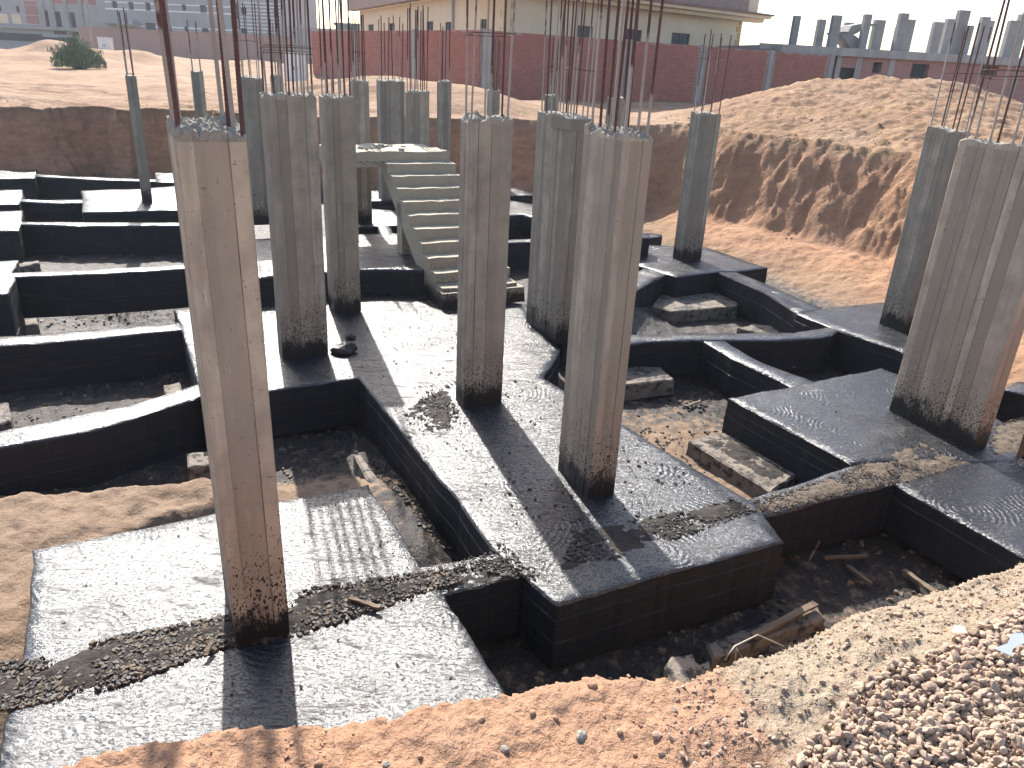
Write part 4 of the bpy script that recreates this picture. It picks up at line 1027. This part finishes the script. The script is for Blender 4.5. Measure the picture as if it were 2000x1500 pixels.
# ------------------------------------------------------------------ buildings
def facade(name, parent, A, B, z0, z1, openings, mat, thick=0.3):
    """wall from A to B (plan) with rectangular openings (s0,s1,za,zb in metres along/up); one connected mesh"""
    A = Vector(A[:2]); B = Vector(B[:2]); L = (B - A).length; d = (B - A) / L; nrm = Vector((-d.y, d.x))
    S = sorted({0.0, L} | {s for o in openings for s in o[:2]}); Z = sorted({z0, z1} | {z for o in openings for z in o[2:]})
    def solid(i, k):
        if i < 0 or k < 0 or i >= len(S) - 1 or k >= len(Z) - 1: return False
        s = (S[i] + S[i + 1]) / 2; z = (Z[k] + Z[k + 1]) / 2
        return not any(o[0] < s < o[1] and o[2] < z < o[3] for o in openings)
    v = []; idx = {}
    def vid(i, k, b):
        if (i, k, b) not in idx:
            p = A + d * S[i] + nrm * (thick * b); idx[(i, k, b)] = len(v); v.append((p.x, p.y, Z[k]))
        return idx[(i, k, b)]
    f = []
    for i in range(len(S) - 1):
        for k in range(len(Z) - 1):
            if not solid(i, k): continue
            f.append((vid(i, k, 0), vid(i + 1, k, 0), vid(i + 1, k + 1, 0), vid(i, k + 1, 0)))
            f.append((vid(i, k, 1), vid(i, k + 1, 1), vid(i + 1, k + 1, 1), vid(i + 1, k, 1)))
            if not solid(i - 1, k): f.append((vid(i, k, 0), vid(i, k + 1, 0), vid(i, k + 1, 1), vid(i, k, 1)))
            if not solid(i + 1, k): f.append((vid(i + 1, k, 0), vid(i + 1, k, 1), vid(i + 1, k + 1, 1), vid(i + 1, k + 1, 0)))
            if not solid(i, k - 1): f.append((vid(i, k, 0), vid(i, k, 1), vid(i + 1, k, 1), vid(i + 1, k, 0)))
            if not solid(i, k + 1): f.append((vid(i, k + 1, 0), vid(i + 1, k + 1, 0), vid(i + 1, k + 1, 1), vid(i, k + 1, 1)))
    loc = parent.location
    v = [(x - loc.x, y - loc.y, z - loc.z) for x, y, z in v]
    return mesh_obj(name, v, f, mat, parent, None, False)
def oriented(name, parent, A, B, s0, s1, z0, z1, y0, y1, mat, smooth=False):
    """a box set along the line A-B: s along, y across (negative = towards the viewer)"""
    A = Vector(A[:2]); B = Vector(B[:2]); d = (B - A).normalized(); n = Vector((-d.y, d.x)); loc = parent.location if parent else Vector((0, 0, 0))
    mb = MB(); vs = []
    for z in (z0, z1):
        for (s, y) in ((s0, y0), (s1, y0), (s1, y1), (s0, y1)):
            q = A + d * s + n * y; vs.append((q.x - loc.x, q.y - loc.y, z - loc.z))
    mb.add(vs, [(0, 3, 2, 1), (4, 5, 6, 7), (0, 1, 5, 4), (1, 2, 6, 5), (2, 3, 7, 6), (3, 0, 4, 7)])
    return mb.build(name, mat, parent)
def along(A, B, x, y):
    """distance along line A-B where the photo pixel (x,y) looks at that vertical plane, and the height there"""
    A = Vector(A[:2]); B = Vector(B[:2]); d = (B - A).normalized(); r = _ray(x, y)
    den = r[0] * d.y - r[1] * d.x
    t = (A.x * d.y - A.y * d.x) / den; px, py = r[0] * t, r[1] * t
    return ((px - A.x) * d.x + (py - A.y) * d.y, CAM_H + r[2] * t)
def window(parent, A, B, s0, s1, z0, z1, mat='glass', bars=True, frame='frame'):
    w = oriented('window', parent, A, B, s0, s1, z0, z1, 0.12, 0.16, mat)
    e = 0.05
    if bars:
        fr = MB()
        for (a, b, c, d_) in ((s0, s0 + e, z0, z1), (s1 - e, s1, z0, z1), (s0 + e, s1 - e, z0, z0 + e), (s0 + e, s1 - e, z1 - e, z1), ((s0 + s1) / 2 - e / 2, (s0 + s1) / 2 + e / 2, z0 + e, z1 - e)):
            o = oriented('window_frame', parent, A, B, a, b, c, d_, 0.07, 0.115, frame); o.parent = w
def villa():
    a = aty(985, 60, 44.0); b = aty(1442, 97, 56.5); l = aty(703, 60, 73.0)
    A, B, Lf = a, b, l
    root = empty('cream_villa', (a.x, a.y, 1.9), 'cream rendered villa with quoins and tiled eaves behind the brick wall', 'house')
    ze = along(A, B, 1300, 17)[1]
    op = []; wins = []
    for (x0, x1, y0, y1) in ((1127, 1157, 49, 78), (1222, 1252, 56, 85), (1313, 1345, 63, 93)):
        s0, z1 = along(A, B, x0, y0); s1, z0 = along(A, B, x1, y1); op.append((s0, s1, z0, z1))
    facade('wall', root, A, B, 1.9, ze, op, 'cream')
    for o in op: window(root, A, B, *o)
    LB = (Vector(B[:2]) - Vector(A[:2])).length; LA = (Vector(A[:2]) - Vector(Lf[:2])).length
    op2 = []
    for (x0, x1, y0, y1) in ((719, 730, 48, 70), (759, 771, 46, 70), (833, 846, 42, 60), (870, 881, 43, 60), (938, 950, 38, 60)):
        s0, z1 = along(Lf, A, x0, y0); s1, z0 = along(Lf, A, x1, y1); op2.append((s0, s1, z0, z1))
    ze2 = along(Lf, A, 710, 20)[1]
    facade('wall', root, Lf, A, 1.9, ze2, op2, 'cream')
    for o in op2: window(root, Lf, A, *o)
    for k in range(12):                          # quoins on the two visible corners
        z = 3.2 + k * 0.42
        if z < ze - 0.45:
            oriented('quoin', root, A, B, 0.0, 0.55 if k % 2 else 0.35, z, z + 0.38, -0.03, -0.002, 'quoin')
            oriented('quoin', root, Lf, A, LA - (0.35 if k % 2 else 0.55), LA - 0.003, z, z + 0.38, -0.03, -0.002, 'quoin')
            oriented('quoin', root, A, B, LB - (0.55 if k % 2 else 0.35), LB, z, z + 0.38, -0.03, -0.002, 'quoin')
    oriented('eaves', root, A, B, -1.0, LB + 1.5, ze, ze + 0.18, -1.15, 4.0, 'cream')
    oriented('tile_course', root, A, B, -1.1, LB + 1.65, ze + 0.183, ze + 0.30, -1.28, 4.0, 'tilered')
    oriented('cornice', root, A, B, -0.9, LB + 1.3, ze - 0.22, ze - 0.003, -0.75, -0.003, 'cream')
    oriented('upper_wall', root, A, B, 0.0, LB + 0.8, ze + 0.303, 17.0, -0.45, 0.0, 'stonetex')  # unseen upper height raised so its shade falls in front of the brick wall
    oriented('upper_quoin', root, A, B, LB - 0.2, LB + 0.83, ze + 0.303, 17.0, -0.48, -0.453, 'cream')
    oriented('upper_wall', root, Lf, A, -1.6, LA, ze2 + 0.003, 16.5, -0.7, 0.0, 'stonetex')
    oriented('end_wall', root, A, B, LB - 0.3, LB, 1.9, ze - 0.01, 0.301, 9, 'cream')
    s, z = along(Lf, A, 886, 20)
    oriented('downpipe', root, Lf, A, s, s + 0.14, 2.0, ze2 + 2, -0.14, -0.01, 'greyr')
villa()

def frame_building():
    A = aty(1632, 130, 47.3); B = aty(2120, 150, 50.5)
    root = empty('unfinished_building', (A.x, A.y, 1.9), 'unfinished concrete frame building with brick ground floor and bare roof columns', 'building')
    L = (Vector(B[:2]) - Vector(A[:2])).length
    zt = along(A, B, 1760, 116)[1]; zs = along(A, B, 1760, 100)[1]
    op = []
    for (x0, x1, y0, y1) in ((1630, 1667, 131, 176), (1704, 1720, 121, 143), (1780, 1810, 124, 153), (1914, 1946, 127, 149)):
        s0, z1 = along(A, B, x0 + 3, y0); s1, z0 = along(A, B, x1, y1); op.append((max(0.35, s0), s1, max(1.95, z0), z1))
    facade('brick_wall_panel', root, A, B, 1.9, zt, op, 'bricktex')
    for i, o in enumerate(op): oriented('dark_doorway' if i == 0 else 'window_opening', root, A, B, o[0], o[1], o[2], o[3], 0.301, 0.34, 'dark')
    for x in (1632, 1672, 1737, 1985):
        s, _ = along(A, B, x, 140)
        oriented('pier', root, A, B, s - 0.12 if x > 1640 else 0.0, s + 0.22, 1.9, zt - 0.003, -0.04, -0.002, 'post')
    oriented('roof_slab', root, A, B, -3.6, L + 3, zt, zs, -0.25, 12, 'post')
    oriented('slab_edge', root, A, B, -4.6, L + 3, zs - 0.25, zs + 0.02, 0.4, 0.5, 'post')
    n = Vector((-(B.y - A.y), B.x - A.x)) / L; d = Vector((B.x - A.x, B.y - A.y)) / L
    r = random.Random(4)
    for (x, wpx, yt, dep) in ((1547, 11, 31, 3.0), (1596, 13, 38, 3.5), (1624, 15, 30, 1.0), (1650, 15, 44, 4.5), (1683, 12, 28, 1.5), (1708, 19, 39, 2.5), (1752, 15, 26, 1.0), (1766, 18, 38, 3.0), (1748, 12, 53, 6), (1822, 17, 43, 2.0), (1846, 20, 37, 4.0), (1866, 20, 20, 1.0), (1885, 10, 50, 0.4), (1910, 15, 33, 2.2), (1922, 12, 40, 4), (1968, 20, 40, 2.0), (1984, 18, 28, 3.5), (2010, 16, 30, 1.0)):
        A2 = Vector(A[:2]) + n * dep; B2 = Vector(B[:2]) + n * dep
        s, _ = along(A2, B2, x, 104); _, z1 = along(A2, B2, x + (104 - yt) * 0.22, yt); w = wpx / FPX * 52
        c = oriented('roof_column', root, A2, B2, s - w / 2, s + w / 2, zs + 0.0, z1, 0, 0.3, 'framec')
        for k in range(4):
            q = Vector(A2) + d * (s + (k - 1.5) * w / 4) + n * 0.12; mb = MB()
            zt_ = z1 + r.uniform(0.9, 1.4)
            mb.tube([(q.x - root.location.x, q.y - root.location.y, z1 - root.location.z), (q.x - root.location.x + r.uniform(-.06, .06), q.y - root.location.y, zt_ - root.location.z)], 0.011, 4)
            o = mb.build('rebar', 'rebar', root); o.parent = c
    # open stair on the roof, seen from the side
    A2 = Vector(A[:2]) + n * 2.0; B2 = Vector(B[:2]) + n * 2.0
    def S(x, y): s, z = along(A2, B2, x, y); q = A2 + d * s; return (q.x - root.location.x, q.y - root.location.y, z - root.location.z)
    def slab(name, pts, dep=1.1):
        f_ = [S(*p_) for p_ in pts]; k = len(f_); b_ = [(x + n.x * dep, y + n.y * dep, z) for x, y, z in f_]
        mesh_obj(name, f_ + b_, [tuple(range(k)), tuple(range(k, 2 * k))[::-1]] + [(i, k + i, k + (i + 1) % k, (i + 1) % k) for i in range(k)], 'framec', root, None, False)
    slab('stair_flight', [(1641, 62), (1652, 62), (1672, 70), (1682, 80), (1682, 98), (1664, 98)])
    slab('stair_flight', [(1656, 63), (1664, 50), (1690, 45), (1690, 52), (1676, 64), (1668, 68)])
    slab('stair_landing', [(1690, 45.5), (1716, 47), (1716, 51), (1690, 51)])
    slab('stair_landing', [(1634, 63), (1641, 62), (1656, 62), (1656, 67), (1634, 67)])
frame_building()

def left_buildings():
    A = aty(196, 60, 95.0); B = aty(560, 80, 92.0)
    root = empty('grey_apartment_block', (A.x, A.y, 1.9), 'hazy grey apartment block with white bands and small dark windows', 'building')
    L = (Vector(B[:2]) - Vector(A[:2])).length
    op = []
    for (x0, x1, y0, y1) in ((218, 230, 2, 16), (250, 262, 4, 18), (283, 295, 5, 20), (315, 327, 6, 21), (355, 364, 9, 21), (390, 404, 10, 24), (283, 305, 44, 59), (320, 336, 50, 62), (360, 367, 52, 64), (394, 408, 55, 64), (470, 482, 14, 28), (534, 544, 20, 34), (470, 482, 55, 66), (523, 531, 62, 74)):
        s0, z1 = along(A, B, x0, y0); s1, z0 = along(A, B, x1, y1); op.append((s0, s1, z0, z1))
    zt = along(A, B, 300, -60)[1]
    facade('wall', root, A, B, 1.9, zt, op, 'greyr', 0.4)
    for o in op: oriented('window', root, A, B, o[0], o[1], o[2], o[3], 0.2, 0.25, 'glass')
    def band(x0, x1, y0, y1, hpx):
        s0, z = along(A, B, x0, y0); s1, _ = along(A, B, x1, y1); _, z2 = along(A, B, x0, y0 + hpx)
        lim = [(o[0], o[1]) for o in op if o[2] < z and o[3] > z2 and o[0] > s0 and o[1] < s1]
        cur = s0
        for a, b in sorted(lim) + [(s1, s1)]:
            if a - cur > 0.05: oriented('white_band', root, A, B, cur, a, z2, z, -0.06, -0.003, 'white')
            cur = b
    band(205, 460, 2, 14, 2.5); band(206, 460, 15, 30, 3); band(228, 470, 47, 62, 3)
    for k in range(13): band(470, 548, 4 + k * 7, 8 + k * 7, 1.8)
    oriented('porch_roof', root, A, B, *sorted((along(A, B, 210, 40)[0], along(A, B, 274, 42)[0])), along(A, B, 240, 48)[1], along(A, B, 240, 40)[1], -1.5, -0.003, 'greyr')
    oriented('roof', root, A, B, -0.5, L + 0.5, zt, zt + 0.3, -0.4, 9, 'greyr')
    oriented('side_wall', root, A, B, L - 0.4, L, 1.9, zt - 0.01, 0.401, 9, 'greyr')
    A = aty(-60, 60, 99.0); B = aty(206, 60, 96.5)
    root = empty('red_panelled_building', (A.x, A.y, 1.9), 'far left building with red brick panels and grey concrete frame', 'building')
    L = (Vector(B[:2]) - Vector(A[:2])).length; zt = along(A, B, 100, -60)[1]
    op = []
    for (x0, x1, y0, y1) in ((-6, 3, 10, 22), (30, 39, 12, 24), (84, 98, 20, 52), (104, 122, 22, 53), (134, 150, 24, 54), (104, 131, 60, 68), (140, 154, 62, 70)):
        s0, z1 = along(A, B, x0, y0); s1, z0 = along(A, B, x1, y1); op.append((max(.05, s0), s1, z0, z1))
    facade('wall', root, A, B, 1.9, zt, op, 'greyr', 0.4)
    for o in op: oriented('window', root, A, B, o[0], o[1], o[2], o[3], 0.25, 0.3, 'dark')
    def panel(nm, x0, x1, y0, y1, m, out=0.03):
        s0, z1 = along(A, B, x0, y0); s1, z0 = along(A, B, x1, y1); oriented(nm, root, A, B, s0, s1, z0, z1, -out, -0.003, m)
    panel('brick_panel', 46, 78, 2, 50, 'redpanel'); panel('brick_panel', -30, 78, -20, -1, 'redpanel'); panel('brick_panel', 96, 196, -18, 10, 'redpanel')
    panel('plaster_panel', -8, 18, 26, 46, 'cream'); panel('plaster_panel', 22, 43, 27, 47, 'cream')
    panel('white_band', 46, 78, 29, 31, 'white', 0.06); panel('white_band', 46, 78, 46, 48.5, 'white', 0.06); panel('white_band', 46, 78, 9, 11, 'white', 0.06)
    for x in (80, 100, 126, 155, 190): panel('pier', x, x + 6, -20, 56, 'post', 0.12)
    panel('ledge', -40, 200, 52, 58, 'post', 0.5)
    panel('dark_plinth', -40, 84, 61, 82, 'dark', 0.1); panel('dark_plinth', 84, 155, 72, 90, 'dark', 0.1)
    oriented('roof', root, A, B, -0.5, L + 0.5, zt, zt + 0.3, -0.4, 9, 'greyr')
    A = aty(153, 55, 86); B = aty(568, 75, 80)
    root = empty('garden_wall', (A.x, A.y, 1.7), 'low pinkish rendered wall before the grey apartment block', 'wall')
    L = (Vector(B[:2]) - Vector(A[:2])).length
    oriented('wall_face', root, A, B, 0, L, 1.7, along(A, B, 350, 63)[1], 0, 0.25, 'pinkw')
    oriented('coping', root, A, B, -0.05, L, along(A, B, 350, 63)[1] + 0.002, along(A, B, 350, 63)[1] + 0.1, -0.04, 0.29, 'pinkw')
left_buildings()

def street_bits():
    a = aty(182, 95, 62); mb = MB(); zb = gz(a.x, a.y) - 0.3
    t = aty(164, -20, 62)
    mb.tube([(a.x, a.y, zb), (a.x + (t.x - a.x) * 0.5, a.y, (zb + t.z) / 2), (t.x, t.y, t.z + 2)], [0.13, 0.11, 0.09], 10)
    root = empty('utility_pole', (a.x, a.y, zb), 'pale leaning utility pole behind the green shrub', 'pole')
    o = mb.build('shaft', 'post', root, smooth=True); o.data.transform(Matrix.Translation((-a.x, -a.y, -zb)))
    mb = MB(); mb.box((t.x - 0.9, t.y - 0.05, t.z + 1.2), (t.x + 0.9, t.y + 0.05, t.z + 1.32)); o = mb.build('cross_arm', 'post', root); o.data.transform(Matrix.Translation((-a.x, -a.y, -zb)))
    def cab(label, x0, x1, y0, y1, Y, mat, name, dep=0.5):
        a = aty(x0, y1, Y); b = aty(x1, y1, Y); c = aty(x0, y0, Y); zg = min(a.z, gz((a.x + b.x) / 2, Y)) - 0.1
        root = empty(name, ((a.x + b.x) / 2, Y, zg), label, 'cabinet'); w = (b.x - a.x) / 2; h = c.z - zg
        mb = MB(); mb.box((-w, 0, 0.18), (w, dep, h - 0.05)); mb.build('body', mat, root)
        mb = MB(); mb.box((-w - 0.04, -0.05, h - 0.048), (w + 0.04, dep + 0.05, h)); mb.build('lid', mat, root)
        mb = MB(); mb.box((-w - 0.03, -0.06, -0.3), (w + 0.03, dep + 0.03, 0.178)); mb.build('plinth', 'post', root)
        for s in (-1, 1):
            mb = MB(); mb.box((min(s * 0.03, s * (w - 0.04)), -0.025, 0.28), (max(s * 0.03, s * (w - 0.04)), -0.003, h - 0.12)); d = mb.build('door', mat, root)
            mb = MB(); mb.box((s * 0.08 - 0.02, -0.05, h * 0.5), (s * 0.08 + 0.02, -0.027, h * 0.5 + 0.14)); mb.build('handle', 'frame', d)
    cab('white utility cabinet on a plinth right of the green shrub', 193, 216, 72, 96, 60, 'white', 'utility_cabinet')
    cab('tall off white cabinet left of the brick wall', 559, 597, 102, 146, 40, 'white', 'utility_cabinet')
    a = aty(655, 58, 110); b = aty(702, 60, 110); t = aty(655, 44, 110)
    root = empty('small_hut', ((a.x + b.x) / 2, 110, 1.9), 'small teal hut beyond the left brick wall', 'hut'); w = (b.x - a.x) / 2; h = t.z - 1.9
    mb = MB(); mb.box((-w, 0, 0), (w, 3, h - 0.3)); mb.build('wall', 'hut', root)
    mb = MB(); mb.box((-w - 0.2, -0.3, h - 0.297), (w + 0.2, 3.2, h)); mb.build('roof', 'hut', root)
    mb = MB(); mb.box((-0.5, -0.05, 0.0), (0.5, -0.003, 2.1)); mb.build('door', 'frame', root)
    A = aty(556, 62, 88); B = aty(720, 66, 88)
    root = empty('far_wall', (A.x, A.y, 1.9), 'distant grey wall between apartment block and brick wall', 'wall')
    L = (Vector(B[:2]) - Vector(A[:2])).length; z = aty(640, 58, 88).z
    oriented('wall_face', root, A, B, 0, L, 1.9, z, 0, 0.25, 'greyr'); oriented('coping', root, A, B, 0, L, z + 0.002, z + 0.1, -0.05, 0.3, 'greyr')
street_bits()

def shrub(label, px, py, Y, W, Hh, n, seed):
    a = aty(px, py, Y); zg = gz(a.x, Y); r = random.Random(seed)
    root = empty('shrub', (a.x, Y, zg), label, 'shrub')
    st = MB(); tips = []
    for k in range(46):
        an = r.uniform(0, 6.28); out = r.random() ** 0.6; x = math.cos(an) * W / 2 * out * r.uniform(0.85, 1.15); y = math.sin(an) * W / 2 * out * 0.8; z = Hh * (1 - 0.55 * out ** 2) * r.uniform(0.55, 1.3)
        b = (x * 0.15, y * 0.15, -0.1); m_ = (x * 0.6, y * 0.6, z * 0.55)
        st.tube([b, m_, (x, y, z)], [0.03, 0.018, 0.006], 5); tips.append((Vector(b), Vector(m_), Vector((x, y, z))))
    st.build('stem', 'wood', root)
    V = []; F = []; tone = []
    for k in range(n):
        b, m_, t = r.choice(tips); u = r.random() ** 0.6
        p = (m_.lerp(t, (u - .35) / .65) if u > .35 else b.lerp(m_, u / .35)) + Vector((r.gauss(0, .11), r.gauss(0, .11), r.gauss(0, .09)))
        if k % 5 < 2:
            an = r.uniform(0, 6.28); rr_ = r.random() ** 0.5; p = Vector((math.cos(an) * W / 2 * rr_, math.sin(an) * W * 0.4 * rr_, r.random() * Hh * 0.8 * (1 - 0.6 * rr_ ** 2)))
        if p.z < 0: p.z = r.uniform(0, 0.2)
        d = Vector((r.gauss(0, .5), r.gauss(0, .5), 0.8 + r.random())).normalized(); s_ = d.orthogonal().normalized(); s_ = Matrix.Rotation(r.uniform(0, 6.28), 3, d) @ s_
        L = r.uniform(0.09, 0.22); w = L * 0.14; b0 = len(V)
        V += [tuple(p - s_ * w), tuple(p + d * L * 0.5 + s_ * w), tuple(p + d * L), tuple(p + d * L * 0.45 - s_ * w)]; F.append((b0, b0 + 1, b0 + 2, b0 + 3)); tone += [min(1, max(0, r.gauss(0.45, .25)))] * 4
    o = mesh_obj('foliage', V, F, 'leaf', root, None, False, kind='stuff')
    at_ = o.data.attributes.new('tone', 'FLOAT', 'POINT'); at_.data.foreach_set('value', np.array(tone, np.float32))
shrub('bushy green desert shrub on the sand beyond the pit', 155, 128, 46, 2.9, 1.45, 7000, 3)

# ------------------------------------------------------------------ dusty air, also standing in for the veil of lens glare
def haze():
    t = bpy.data.materials.new('dusty_air_and_glare'); t.use_nodes = True; nt = t.node_tree; nt.nodes.clear()
    pv = nt.nodes.new('ShaderNodeVolumePrincipled'); pv.inputs['Color'].default_value = (0.88, 0.93, 1.0, 1); pv.inputs['Density'].default_value = 0.0004; pv.inputs['Anisotropy'].default_value = 0.35
    o_ = nt.nodes.new('ShaderNodeOutputMaterial'); nt.links.new(pv.outputs[0], o_.inputs['Volume'])
    mb = MB(); mb.box((-170, -20, -2.0), (170, 150, 22))
    mb.build('haze', t, label='thin dusty air over the building site, also standing in for lens glare', kind='stuff')
haze()
